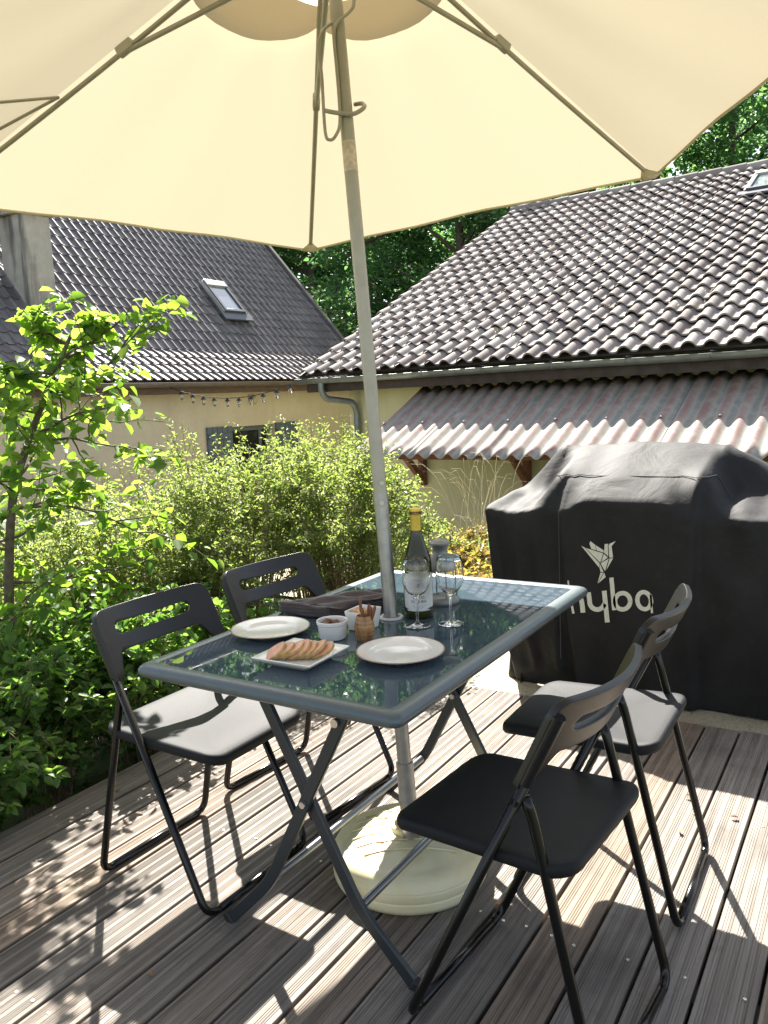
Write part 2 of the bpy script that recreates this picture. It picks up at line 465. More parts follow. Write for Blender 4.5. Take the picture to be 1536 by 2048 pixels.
# gravel beside the deck under the covered barbecue
gb = MB()
xs = np.linspace(-.62, 4.2, 60); ys = np.linspace(1.36, 2.9, 26)
rows = []
for y in ys:
    r_ = []
    for x in xs:
        ex = -.62 if y < 2 else -.62 + .5*(y-2)
        xx = max(x, ex + .05*math.sin(y*9))
        r_.append((xx, y, -.034 + .005*math.sin(x*23+y*17) + random.uniform(-.004,.004)))
    rows.append(r_)
gb.grid(rows)
tag(gb.build('gravel_bed', M['gravel']), kind='structure', label='pale gravel strip between the deck and the garden')

# gravel sheets added before both houses to bounce light onto their walls
for nm, u0, u1, w0, w1, lb in (('barn_yard', -7.6, 5, 4.9, 7.45, 'pale gravel sheet added to bounce light onto the outbuilding wall'), ('house_yard', -8.38, -5.2, -6, 14, 'pale gravel sheet added to bounce light onto the house wall')):
    yb = MB(); rows = []
    for v in np.linspace(w0, w1, 24):
        r_ = []
        for u in np.linspace(u0, u1, 30):
            p_ = W(u, v, 0); r_.append((p_.x, p_.y, float(gz(p_.x, p_.y)) + (.035 if nm[0] == 'b' else .03)))
        rows.append(r_)
    yb.grid(rows); tag(yb.build(nm, M['gravel']), kind='structure', label=lb)

# deck: grooved boards along y
prof = [(0.0, -.022), (0.0, -.003), (.002, 0)]
x = .010
for g in range(3):
    for k in range(4):
        prof += [(x, 0), (x+.0008, -.0015), (x+.0026, -.0015), (x+.0034, 0)]
        x += .0062
    x += .0098
prof += [(.1128, 0), (.1148, -.003), (.1148, -.022)]
dk = MB()
x0 = -1.2
nb = 30
for b in range(nb):
    z = random.uniform(-.0012, .0012); tl = random.uniform(-.0008, .0008)
    yy = [-3.2, -1.5, 0, 1.39]
    y_end = 1.395 + random.uniform(-.006, .006)
    rows = []
    for y in (-3.2, -1.6, -.4, .6, y_end):
        rows.append([(x0+b*.124+px + .002*math.sin(y*2.1+b), y, pz+z+tl*(px/.06-1)) for px, pz in prof])
    dk.grid(rows)
    n = len(prof)
    dk.add(rows[-1], [tuple(range(n))])
deck = dk.build('deck', M['deck'], smooth=False)
tag(deck, kind='structure', label='weathered grooved plank deck')
eb = MB(); eb.box((-1.245, -3.2, -.14), (-1.205, 1.395, -.004)); eb.box((-1.245, 1.402, -.13), (2.6, 1.424, -.012))
eb.build('edge_board', M['deck'], deck, bevel=.003)
bj = MB()
for y in (-.8, -.42, -.05, .33, .7, 1.07, -1.2, -1.6): bj.box((-1.19, y-.03, -.10), (2.5, y+.03, -.024))
bj.box((-1.2, -3.2, -.135), (2.6, 1.38, -.128))
bj.build('joist', M['fascia'], deck, smooth=False)
sc = MB(); sc.lathe([(0.0005,.0012),(.0018,.0006),(.002,.0014),(.0036,.0012),(.0042,0),(.0042,-.004)], seg=12)
s0 = sc.build('screw', M['screw'], deck)
first = True
for yrow in (-.05, -.80, .70):
    for b in range(4 if yrow != -.8 else 3, 21 if yrow != -.8 else 9):
        for off in (.034, .092):
            if random.random() < .25 or (yrow == .70 and random.random() < .5): continue
            o = s0 if first else s0.copy()
            if not first: col.objects.link(o); o.parent = deck
            first = False
            o.location = (x0+b*.124+off, yrow+random.uniform(-.012,.012), .0005)

# ------------------------------------------------------------------ tiled roofs
def tiled_roof(name, org, e, up, ncol, nrow, pitch, gauge, hump, wfrac, thick, parent, m, skip=None, jit=.004, lip0=-.004, asym=False):
    e = np.array(e); up = np.array(up); n = np.cross(e, up); org = np.array(org)
    if n[2] < 0: n = -n
    k = 9
    cs = []
    for i in range(k+1):
        t = i/k; cs.append((t*wfrac, hump*(math.sin(PI*t)**.8 if not asym else (math.sin(PI/2*min(1,t/.28)) if t < .28 else 1-((t-.28)/.72)**1.15))))
    cs += [(wfrac+(1-wfrac)*.3, -.006), (wfrac+(1-wfrac)*.7, -.006), (1.04, .002)]
    cs = np.array(cs); q = len(cs)
    V = []; F = []
    for r_ in range(nrow):
        for c in range(ncol):
            if skip and skip(c, r_): continue
            ju, js, jh, jr = rng.normal(0, jit, 4)
            u = (c + cs[:,0])*pitch + ju*.6
            b = len(V)
            L0 = r_*gauge + js; L1 = (r_+1)*gauge + .02
            skew = jr*.6*(cs[:,0]-.5)
            for s_, h_ in ((L0+.002, lip0), (L0, thick), (L1, 0.0)):
                pos = org[None,:] + e[None,:]*u[:,None] + up[None,:]*(s_+skew)[:,None] + n[None,:]*(cs[:,1]+h_+jh*.5)[:,None]
                V.extend(pos.tolist())
            for a in range(2):
                for i in range(q-1):
                    F.append((b+a*q+i, b+a*q+i+1, b+(a+1)*q+i+1, b+(a+1)*q+i))
    o = np_mesh(name, V, F, m, parent)
    try: o.data.set_sharp_from_angle(angle=R(50))
    except Exception: pass
    return o

# ---- the yellow building on the right
barn = empty('outbuilding', W(-1, 9, -.86), 'low yellow-green outbuilding with grey barrel tile roof and corrugated awning', 'building')
inv = barn.matrix_world.copy()
bo = Vector(W(-1, 9, -.86))
def BL(p): return Vector(p) - bo           # child coordinates
class MBb(MB):
    def uvbox(s, a, b):
        vs = []
        for z in (a[2], b[2]):
            for u, v in ((a[0],a[1]),(b[0],a[1]),(b[0],b[1]),(a[0],b[1])): vs.append(BL(W(u,v,z)))
        return s.add(vs, [(0,3,2,1),(4,5,6,7),(0,1,5,4),(1,2,6,5),(2,3,7,6),(3,0,4,7)])
bs = .43775
bup = EY*math.cos(bs) + Vector((0,0,math.sin(bs)))
borg = W(-6.086, 7.034, 1.655)
NR = 22
RL = NR*.351
tiled_roof('roof', BL(borg), EX, bup, 46, NR, .22, .351, .056, .68, .044, barn, M['barn_tile'], lip0=.022, jit=.006)
bn = EX.cross(bup)
if bn.z < 0: bn = -bn
ub = MB()
a_ = BL(borg + bup*.06 - bn*.03); b_ = BL(borg + EX*10.2 + bup*.06 - bn*.03); c_ = BL(borg + EX*10.2 + bup*RL - bn*.03); d_ = BL(borg + bup*RL - bn*.03)
ub.add([a_, b_, c_, d_], [(0,1,2,3)])
back = [BL(borg + bup*RL + EY*x_ - Vector((0,0,x_*.47)) + EX*q_) for q_ in (0, 10.2) for x_ in (0, 7.6)]
ub.add([back[0], back[1], back[3], back[2]], [(0,1,2,3)])
ub.build('roof_deck', M['fascia'], barn, solid=.03)
rt = MB()                                  # ridge tiles
for i in range(26):
    p0 = BL(borg + EX*(i*.4-.03) + bup*(RL) + bn*(.015)); p1 = BL(borg + EX*(i*.4+.40) + bup*(RL) + bn*.028)
    rt.tube([p0, p1], .095, 14)
rt.build('ridge', M['barn_tile'], barn)
vt = MB()                                  # left verge trim
vt.bar(BL(borg - EX*.03 + bup*.0 - bn*.05), BL(borg - EX*.03 + bup*RL - bn*.05), .03, .12, bn)
vt.build('verge_board', M['fascia'], barn)
wl = MBb(); zr = .55
ridge_v = 7.034 + RL*math.cos(bs)
def wall_top(v): return 1.655 + (v-7.034)*math.tan(bs) - .10
vs = []
ring = [(-5.64, 7.5), (4.0, 7.5), (4.0, 20.5), (-5.64, 20.5)]
top = [wall_top(7.5)]*2 + [wall_top(7.5)]*2
for (u, v), z in zip(ring, top): vs += [BL(W(u, v, -1.0)), BL(W(u, v, z))]
fs = [(0,2,3,1),(2,4,5,3),(4,6,7,5),(6,0,1,7)]
wl.add(vs, fs)
for u in (-5.64, 4.0):
    wl.add([BL(W(u,7.5,wall_top(7.5))), BL(W(u,ridge_v,wall_top(ridge_v))), BL(W(u,20.5,wall_top(7.5)))], [(0,1,2)])
wl.build('wall', M['barn_wall'], barn, smooth=False)
fa = MBb(); fa.uvbox((-6.04, 7.07, 1.425), (4.1, 7.10, 1.585)); fa.build('fascia', M['fascia'], barn, bevel=.004)
sf = MBb(); sf.uvbox((-6.04, 7.102, 1.43), (4.1, 7.498, 1.45)); sf.build('soffit', M['fascia'], barn)
gu = MB()
prof_g = [(.07*math.cos(a), .062*math.sin(a)) for a in np.linspace(PI, 2*PI, 11)]
rows = []
for u in np.linspace(-6.12, 4.2, 24):
    rows.append([BL(W(u, 6.985+dv, 1.60+dz+.004*math.sin(u*1.7))) for dv, dz in [(-.082,.004),(-.07,.006)]+prof_g[1:]])
gu.grid(rows)
for u in (-6.12, 4.2): gu.add([BL(W(u, 6.985+dv, 1.60+dz)) for dv, dz in prof_g], [tuple(range(11))])
gut = gu.build('gutter', M['zinc'], barn, solid=.004)
for u in np.arange(-5.8, 3.6, .85):
    c = MB(); c.bar(BL(W(u,6.93,1.628)), BL(W(u,7.08,1.632)), .022, .005)
    pr = [BL(W(u-.012, 6.985+dv*1.07, 1.60+dz*1.07)) for dv, dz in prof_g]; pr2 = [BL(W(u+.012, 6.985+dv*1.07, 1.60+dz*1.07)) for dv, dz in prof_g]
    c.grid([pr, pr2]); c.build('gutter_bracket', M['zinc'], gut, solid=.003)
dp = MB()
path = fillet([W(-5.72,6.985,1.56), W(-5.72,6.985,1.42), W(-5.68,7.03,1.33), W(-5.47,7.36,1.27), W(-5.46,7.42,1.15), W(-5.46,7.42,-.8)], .07, 6)
dp.tube([BL(p) for p in path], .043, 14)
dp.tube([BL(W(-5.46,7.42,1.03)), BL(W(-5.46,7.42,.97))], .05, 14)
dp.build('downpipe', M['zinc'], barn)
# awning
aw = MB()
v0, z0, v1, z1 = 5.76, .655, 7.495, 1.42
for sheet in range(10):
    ua = -4.47 + sheet*.86; rows = []
    for t in np.linspace(0, 1, 9):
        r_ = []
        for i in range(61):
            u = ua + .92*i/60
            h = .026*math.cos((u+4.57)/.184*2*PI) + .004*(sheet % 2) + .006*math.sin(3*u)*(1-t)
            r_.append(BL(W(u, v0+(v1-v0)*t + .012*math.sin(u*2.3+sheet), z0+(z1-z0)*t + h - .012*math.sin(t*PI))))
        rows.append(r_)
    aw.grid(rows)
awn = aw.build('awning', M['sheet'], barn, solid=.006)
for t in (.42,):
    for u in np.arange(-4.57+.184*1.0, 2.2, .184*3):
        c = MB(); p_ = BL(W(u, v0+(v1-v0)*t, z0+(z1-z0)*t+.024)); c.lathe([(.001,.016),(.009,.012),(.022,.004),(.022,0)], p_, 10)
        c.build('roofing_bolt', M['screw'], awn)
pu = MBb(); pu.uvbox((-4.42, 6.03, .60), (3.4, 6.10, .68)); pu.build('purlin', M['bracket'], awn, bevel=.004)
for u in (-4.45, -2.95, -1.45, .05, 1.55, 3.05):
    c = MBb(); c.uvbox((u-.045, 7.41, .13), (u+.045, 7.495, 1.2))
    c.bar(BL(W(u, 7.42, .22)), BL(W(u, 6.72, .82)), .07, .08)
    c.bar(BL(W(u, 7.45, 1.29)), BL(W(u, 6.02, .675)), .06, .06)
    c.build('bracket', M['bracket'], barn, bevel=.006)

def skylight(parent, loc0, e, up, n, w_, h_, off):
    """loc0 = lower left corner in parent's coordinates"""
    e = Vector(e); up = Vector(up); n = Vector(n); o = Vector(loc0) + n*off
    fr = MB()
    t = .055
    def bx(u0, u1, s0, s1, h0, h1, mb):
        vs = [o + e*u + up*s + n*h for h in (h0, h1) for u, s in ((u0,s0),(u1,s0),(u1,s1),(u0,s1))]
        mb.add(vs, [(0,3,2,1),(4,5,6,7),(0,1,5,4),(1,2,6,5),(2,3,7,6),(3,0,4,7)])
    bx(0, t, 0, h_, -.05, .05, fr); bx(w_-t, w_, 0, h_, -.05, .05, fr); bx(t, w_-t, 0, t, -.05, .048, fr)
    f = fr.build('skylight', M['sky_frame'], parent, bevel=.004)
    pn = MB(); bx(t+.001, w_-t-.001, t+.001, h_-.131, .012, .022, pn); pn.build('pane', M['sky_pane'], f)
    tr = MB(); bx(.001, w_-.001, h_-.13, h_+.01, -.04, .062, tr); tr.build('top_cover', M['sky_trim'], f, bevel=.006)
    fl = MB(); bx(-.10, w_+.10, -.18, -.002, -.02, .012, fl); fl.build('flashing', M['sky_frame'], f)
    for u0 in (w_+.004, -.03):
        s1 = MB(); bx(u0, u0+.026, 0, h_, -.03, .03, s1); s1.build('side_trim', M['sky_trim'], f)
    return f
skylight(barn, BL(borg + EX*4.70 + bup*5.85), EX, bup, bn, .78, .98, .085)
# moss and litter on the barn roof
lit = []
for c_, s_ in [(4.7,1.2),(5.1,1.5),(5.0,1.1),(6.6,1.9),(5.55,1.75),(3.9,1.4),(7.4,.5),(6.0,.75),(2.6,.9)]:
    for k in range(26):
        p_ = borg + EX*(c_+rng.normal(0,.05)) + bup*(s_+rng.normal(0,.05)) + bn*(.055+rng.uniform(0,.02))
        lit.append(BL(p_))
LV = []; LF = []
for p_ in lit:
    d = Vector(rng.normal(0,1,3)).normalized()*rng.uniform(.01,.03); s_ = d.cross(Vector((0,0,1))).normalized()*.005
    b = len(LV); LV += [p_-d, p_+s_, p_+d, p_-s_]; LF.append((b,b+1,b+2,b+3))
o = np_mesh('leaf_litter', [tuple(q) for q in LV], LF, M['straw'], barn); o['kind'] = 'stuff'

# ---- the house on the left
house = empty('house', W(-10, 6, -.86), 'ochre rendered house with steep brown tile roof, chimney and shuttered window', 'building')
ho = Vector(W(-10, 6, -.86))
def HL(p): return Vector(p) - ho
class MBh(MB):
    def uvbox(s, a, b):
        vs = []
        for z in (a[2], b[2]):
            for u, v in ((a[0],a[1]),(b[0],a[1]),(b[0],b[1]),(a[0],b[1])): vs.append(HL(W(u,v,z)))
        return s.add(vs, [(0,3,2,1),(4,5,6,7),(0,1,5,4),(1,2,6,5),(2,3,7,6),(3,0,4,7)])
b1, b2 = R(32), R(48.5)
VE = 12.0                         # far gable
h_e = W(-8.0, VE, 1.70)
up1 = -EX*math.cos(b1) + Vector((0,0,math.sin(b1)))
up2 = -EX*math.cos(b2) + Vector((0,0,math.sin(b2)))
hk = h_e + up1*.96
hn2 = EX*math.sin(b2) + Vector((0,0,math.cos(b2)))
pit = .17
NC = 68
org1 = h_e - EY*(NC*pit); org2 = org1 + up1*.96
def sk1(c, r_): return False
c_sky0 = (9.03-(VE-NC*pit))/pit
tiled_roof('eaves_roof', HL(org1), EY, up1, NC, 4, pit, .24, .028, .42, .016, house, M['eaves_tile'], jit=.0016, asym=True)
tiled_roof('roof', HL(org2), EY, up2, NC, 20, pit, .226, .030, .50, .014, house, M['house_tile'], jit=.0016, asym=True)
HR = 20*.226
ud = MB()
for o1, u_, L_ in ((org1, up1, .96), (org2, up2, HR)):
    n_q = EY.cross(u_); n_q = n_q if n_q.z > 0 else -n_q
    q = [o1 - n_q*.02, o1 + EY*(NC*pit) - n_q*.02, o1 + EY*(NC*pit) + u_*L_ - n_q*.02, o1 + u_*L_ - n_q*.02]
    ud.add([HL(p) for p in q], [(0,1,2,3)])
rp = org2 + up2*HR
q = [rp, rp + EY*(NC*pit), rp + EY*(NC*pit) - EX*4.2 - Vector((0,0,4.6)), rp - EX*4.2 - Vector((0,0,4.6))]
ud.add([HL(p) for p in q], [(0,1,2,3)])
ud.build('roof_deck', M['fascia'], house)
hr = MB()
for i in range(30):
    p0 = rp + EY*(i*.4-.02); hr.tube([HL(p0), HL(p0+EY*.41+Vector((0,0,.008)))], .09, 12)
hr.build('ridge', M['house_tile'], house)
vg = MB()
for o1, u_, L_ in ((org1, up1, .96), (org2, up2, HR)):
    n_q = EY.cross(u_); n_q = n_q if n_q.z > 0 else -n_q
    vg.bar(HL(o1 + EY*(NC*pit+.04) + n_q*.01), HL(o1 + EY*(NC*pit+.04) + u_*L_ + n_q*.01), .10, .11, n_q)
vg.build('verge_tiles', M['house_tile'], house, bevel=.015)
hw = MBh()
uw = -8.4; zt = 1.70 + .4*math.tan(b1) - .06
v_a = VE-NC*pit+.2
# front wall with a window opening
wv0, wv1, wz0, wz1 = 7.93, 8.98, -.25, .945
def hq(v0_, v1_, z0_, z1_): hw.add([HL(W(uw,v0_,z0_)), HL(W(uw,v1_,z0_)), HL(W(uw,v1_,z1_)), HL(W(uw,v0_,z1_))], [(0,1,2,3)])
hq(v_a, wv0, -1.0, zt); hq(wv1, VE-.15, -1.0, zt); hq(wv0, wv1, -1.0, wz0); hq(wv0, wv1, wz1, zt)
dd = .22
hw.add([HL(W(uw-a_*dd, v_, z_)) for a_ in (0,1) for v_, z_ in ((wv0,wz0),(wv1,wz0),(wv1,wz1),(wv0,wz1))],
       [(0,1,5,4),(1,2,6,5),(2,3,7,6),(3,0,4,7)])
for v_ in (v_a, VE-.15):
    pk = W(uw-.56, v_, zt+.3)
    hw.add([HL(W(uw,v_,-1.0)), HL(W(uw,v_,zt)), HL(W(-8.95,v_,2.2)), HL(W(-11.8,v_,5.35)), HL(W(-15.2,v_,1.6)), HL(W(-15.2,v_,-1.0))], [(0,1,2,3,4,5)])
hw.build('wall', M['house_wall'], house, smooth=False)
wn_ = MBh()
for a_, b_ in (((uw-.16,wv0+.001,wz0+.001),(uw-.10,wv0+.07,wz1-.001)), ((uw-.16,wv1-.07,wz0+.001),(uw-.10,wv1-.001,wz1-.001)),
               ((uw-.158,wv0+.071,wz1-.08),(uw-.102,wv1-.071,wz1-.002)), ((uw-.158,wv0+.071,wz0+.002),(uw-.102,wv1-.071,wz0+.07)),
               ((uw-.155,8.70,wz0+.071),(uw-.105,8.76,wz1-.081))): wn_.uvbox(a_, b_)
wd = wn_.build('window', M['win_frame'], house, bevel=.004)
pn = MBh(); pn.uvbox((uw-.135,wv0+.072,wz0+.072),(uw-.125,8.699,wz1-.082)); pn.uvbox((uw-.135,8.761,wz0+.072),(uw-.125,wv1-.072,wz1-.082)); pn.build('pane', M['dark_room'], wd)
rm = MBh(); rm.uvbox((uw-.21,wv0+.01,wz0+.01),(uw-.20,wv1-.01,wz1-.01)); rm.build('dark_room_sheet', M['dark_room'], wd)  # near-black sheet standing in for the shade of the unlit room
sl_ = MBh(); sl_.uvbox((uw-.09,wv0-.05,wz0-.06),(uw+.07,wv1+.05,wz0-.003)); sl_.build('sill', M['house_wall'], wd, bevel=.006)
for va, vb in ((7.36,7.92),(8.99,9.57)):
    s_ = MBh()
    nbd = 5
    for i in range(nbd):
        a_ = va+(vb-va)*i/nbd; s_.uvbox((uw+.012, a_+.004, wz0-.02), (uw+.04, va+(vb-va)*(i+1)/nbd-.004, wz1+.02))
    for z_ in (wz0+.15, wz1-.18): s_.uvbox((uw+.041, va+.02, z_), (uw+.06, vb-.02, z_+.09))
    s_.build('shutter', M['shutter'], house, bevel=.003)
lm = MBh(); lm.uvbox((uw+.001, 8.38, 1.33), (uw+.03, 8.52, 1.46)); lm.lathe([(.001,.08),(.05,.05),(.06,0),(.05,-.05),(.02,-.07)], HL(W(uw+.06,8.45,1.37)), 14)
lm.build('wall_lamp', plain('pale_wall_lamp', (.42,.38,.27), .6, var=.2, vs=30), house, bevel=.006)
hg = MB(); rows = []
for v in np.linspace(VE-NC*pit, VE+.02, 30):
    rows.append([HL(W(-7.965-dv, v, 1.655+dz)) for dv, dz in [(-.075,.004)]+[(.065*math.cos(a), .06*math.sin(a)) for a in np.linspace(PI,2*PI,9)]])
hg.grid(rows); hg.build('gutter', M['brown_gutter'], house, solid=.004)
hf = MBh(); hf.uvbox((-8.07, VE-NC*pit, 1.50), (-8.04, VE, 1.66)); hf.uvbox((-8.39, VE-NC*pit, 1.505), (-8.075, VE, 1.525)); hf.build('fascia', plain('brown_eaves_board', (.10,.06,.04), .7, var=.2, vs=10), house)
ch = MBh(); ch.uvbox((-9.75,5.05,1.9),(-9.2,5.48,4.02)); chm = ch.build('chimney', M['chimney'], house, bevel=.012)
cp = MBh(); cp.uvbox((-9.83,4.97,4.021),(-9.12,5.56,4.10)); cp.build('chimney_cap', M['chimney'], chm, bevel=.01)
cf = MBh(); cf.uvbox((-9.80,4.98,2.2),(-9.196,5.046,2.62)); cf.build('flashing', M['sky_frame'], chm, bevel=.01)
skylight(house, HL(W(-9.425, 8.955, 2.90) + hn2*.0), EY, up2, hn2, .52, .78, .075)
dp = MB(); dp.tube([HL(p) for p in fillet([W(-8.0,3.2,1.6),W(-8.0,3.2,1.45),W(-8.34,3.2,1.3),W(-8.34,3.2,-.8)],.06)], .04, 12); dp.build('downpipe', M['brown_gutter'], house)

# ---- string of lights between the two gutters
A_, B_ = W(-8.0, 6.33, 1.60), W(-6.13, 6.95, 1.585)
st = empty('string_lights', A_, 'black cable of clear festoon bulbs hung between the two gutters', 'string lights')
pts = []
for i in range(33):
    t = i/32; pts.append((A_.lerp(B_, t) - Vector((0,0,.19*4*t*(1-t)))) - A_)
cb = MB(); cb.tube(pts, .006, 6); cb.build('cable', M['cable'], st)
pr_s = pr_b = None
ks = [.10,.19,.275,.36,.465,.555,.65,.745,.85,.955]
for i, t in enumerate(ks):
    p_ = A_.lerp(B_, t) - Vector((0,0,.19*4*t*(1-t))) - A_
    if pr_s is None:
        b_ = MB(); b_.lathe([(.001,-.13),(.014,-.125),(.024,-.105),(.026,-.085),(.02,-.06),(.013,-.042)], seg=14)
        pr_b = b_.build('bulb', M['glass'], st); s_ = MB(); s_.lathe([(.001,.005),(.012,.004),(.015,-.01),(.015,-.045),(.001,-.045)], seg=12)
        s_.lathe([(.015,-.012),(.04,-.04),(.042,-.045),(.015,-.03)], seg=12)
        pr_s = s_.build('socket', M['cable'], pr_b)
        pr_b.location = p_
    else:
        q = pr_b.copy(); col.objects.link(q); q.parent = st; q.location = p_
        z = pr_s.copy(); col.objects.link(z); z.parent = q

# ------------------------------------------------------------------ parasol
PB = Vector((.0359807, -.00330699, .13)); PT = Vector((-.1735, .1199, 2.595))
pd = (PT-PB).normalized()
def onp(z): return PB + (PT-PB)*((z-.13)/(PT.z-.13))
par = empty('parasol', PB, 'large cream hexagonal parasol on a grey pole through the table', 'parasol')
def PL(p): return Vector(p) - PB
APX = Vector((-.172, .115, 2.614))
VX = [Vector(q) for q in ((.345,1.36,2.045),(-1.10,1.217,1.96),(-1.504,-.233,1.98),(-.58,-1.19,2.08),(.76,-.93,2.18),(1.2,.35,2.16))]
cm = MB(); N = 14; T = 16
for k in range(6):
    P0, P1 = VX[k], VX[(k+1) % 6]; rows = []
    for i in range(T+1):
        t = .764*i/T; r_ = []
        for j in range(N+1):
            a = j/N
            q0 = P0.lerp(APX, t); q1 = P1.lerp(APX, t); q = q0.lerp(q1, a)
            s_ = 4*a*(1-a)
            inw = (APX-q); inw.z = 0
            q = q + inw.normalized()*(.035*s_*(1-t)**2) + Vector((0,0,-.022*s_*(1-t)*t*2.2))
            q = q + Vector((0,0,.0035*math.sin(17*a+3*k)*s_ + .003*math.sin(9*t+5*a+k)*s_))
            r_.append(PL(q))
        rows.append(r_)
    cm.grid(rows)
canopy = cm.build('canopy', M['canopy'], par, angle=20)
hm = MB()                                      # hem
for k in range(6):
    P0, P1 = VX[k], VX[(k+1) % 6]; pa = []
    for j in range(N+1):
        a = j/N; q = P0.lerp(P1, a); s_ = 4*a*(1-a); inw = (APX-q); inw.z = 0
        pa.append(PL(q + inw.normalized()*(.035*s_+.004) + Vector((0,0,-.002+.0035*math.sin(17*a+3*k)*s_))))
    hm.tube(pa, .0045, 6)
hm.build('hem', M['hem'], canopy)
for k in range(6):                             # corner pockets
    q = VX[k]; d = (APX-q).normalized(); l0 = (VX[(k+1)%6]-q).normalized(); l1 = (VX[(k-1)%6]-q).normalized()
    pk = MB(); dz = Vector((0,0,-.014))
    pk.add([PL(q+dz*.6), PL(q+l0*.05+dz*.5), PL(q+d*.085+dz), PL(q+l1*.05+dz*.5), PL(q+d*.045+dz*2.2)], [(0,1,4),(1,2,4),(2,3,4),(3,0,4)])
    pk.build('pocket', M['hem'], canopy, solid=.002)
cp = MB()
cn = (APX - Vector((-.1286,.0935,2.066))).normalized()
CAPT = APX + Vector((0,0,.055))
rows = []
for i in range(9):
    t = i/8; r_ = []
    for j in range(72):
        k = j//12; a = (j % 12)/12
        P0, P1 = VX[k], VX[(k+1) % 6]
        d = (P0.lerp(P1, a) - APX)
        rim = .30 + .075*(1-(2*a-1)**2)
        q = CAPT + d*(rim*t) + Vector((0,0,-.012*t))
        r_.append(PL(q))
    rows.append(r_)
cp.grid(rows, close_u=True); cp.build('vent_cap', M['canopy_cap'], par, angle=60)
pl = MB(); pl.tube([PL(onp(1.048)), PL(onp(1.8)), PL(onp(2.60))], .0178, 24); pl.build('upper_pole', M['pole'], par)
pl = MB(); pl.tube([PL(onp(.10)), PL(onp(.6)), PL(onp(1.044))], .0188, 24); pl.tube([PL(onp(1.030)), PL(onp(1.052))], .0192, 24); low = pl.build('lower_pole', M['pole_low'], par)
tp = MB(); tp.tube([PL(onp(1.882)), PL(onp(1.92)), PL(onp(1.958))], .0183, 24, cap=False); tp.build('tape', M['tape'], par)
cdir = (CAM - onp(1.05)); cdir.z = 0; cdir.normalize()
for z, dx in ((1.08, -.3), (1.028, -.1)):
    d = cdir; side = Vector((-d.y, d.x, 0)); d = (d + side*dx*-1).normalized()
    c = onp(z) + d*.0185; rv = MB(); rv.tube([PL(c - d*.004), PL(c + d*.0025)], .0062, 12); rv.tube([PL(c + d*.0025), PL(c+d*.004)], .0032, 10); rv.build('rivet', M['screw'], par)
rn = MB(); c = onp(2.44); rn.tube([PL(c-pd*.03), PL(c+pd*.03)], .034, 20); rn.tube([PL(c-pd*.07), PL(c-pd*.03)], .025, 20); rn.build('runner', M['pole'], par, bevel=.003)
hb = MB(); c = onp(2.575); hb.tube([PL(c-pd*.03), PL(c+pd*.02)], .032, 20); hb.build('hub', M['pole'], par)
for k in range(6):
    q = VX[k]; n_ = Vector((0,0,-1))
    a_ = q.lerp(APX, .012) + n_*.013; b_ = q.lerp(APX, .96) + n_*.018
    mid = [a_.lerp(b_, t) + Vector((0,0,-.010*math.sin(PI*t))) for t in np.linspace(0,1,9)]
    rb = MB(); rb.tube([PL(p) for p in mid], .0085, 8, flat=.75); rib = rb.build('rib', M['pole'], par, angle=60)
    j = q.lerp(APX, .55) + n_*.030
    jb = MB(); d = (b_-a_).normalized(); jb.bar(PL(j-d*.028+Vector((0,0,.01))), PL(j+d*.028+Vector((0,0,.01))), .024, .028); jb.build('joint', M['pole'], rib, bevel=.004)
    d2 = (q-onp(2.44)); d2.z = 0; d2.normalize()
    s_ = MB(); s_.tube([PL(j), PL(onp(2.44)+d2*.03)], .0085, 8, flat=.8); s_.build('strut', M['pole'], par, angle=60)
# forked short rib bars on the left panel
for e_ in ((-1.013,-.622,2.050), (-1.383,-.455,1.950)):
    s_ = MB(); s_.tube([PL((-.985,-.115,2.205)), PL(Vector((-.985,-.115,2.205)).lerp(Vector(e_), .5)+Vector((0,0,-.006))), PL(e_)], .006, 8, flat=.7); s_.build('fork_bar', M['pole'], par, angle=60)
# closing cord and its ring
cord = [(-.098,.113,2.302),(-.107,.105,2.276),(-.133,.085,2.249),(-.141,.077,2.213),(-.133,.072,2.12),(-.127,.065,2.008),(-.135,.055,1.971),(-.148,.046,1.96),(-.159,.042,1.983),(-.167,.051,2.122),(-.175,.053,2.19),(-.165,.063,2.23),(-.148,.080,2.25)]
from mathutils import geometry
def cr(P, n=5):
    P = [Vector(q) for q in P]; out = []
    for i in range(len(P)-1):
        p0 = P[max(i-1,0)]; p1 = P[i]; p2 = P[i+1]; p3 = P[min(i+2,len(P)-1)]
        for k in range(n):
            t = k/n
            out.append(.5*((2*p1)+(p2-p0)*t+(2*p0-5*p1+4*p2-p3)*t*t+(3*p1-p0-3*p2+p3)*t**3))
    out.append(P[-1]); return out
cc_ = MB(); cc_.tube([PL(p) for p in cr([(-.105,.135,2.42)]+cord)], .0042, 8); cc_.build('pull_cord', M['pole'], par)
rg = MB(); rg.tube([PL(p) for p in cr([(-.164,.048,2.036),(-.143,.052,2.028),(-.116,.066,2.022),(-.093,.082,2.021),(-.074,.100,2.037),(-.088,.112,2.052),(-.115,.120,2.058)])], .0055, 8); rg.build('cord_ring', M['pole'], par)

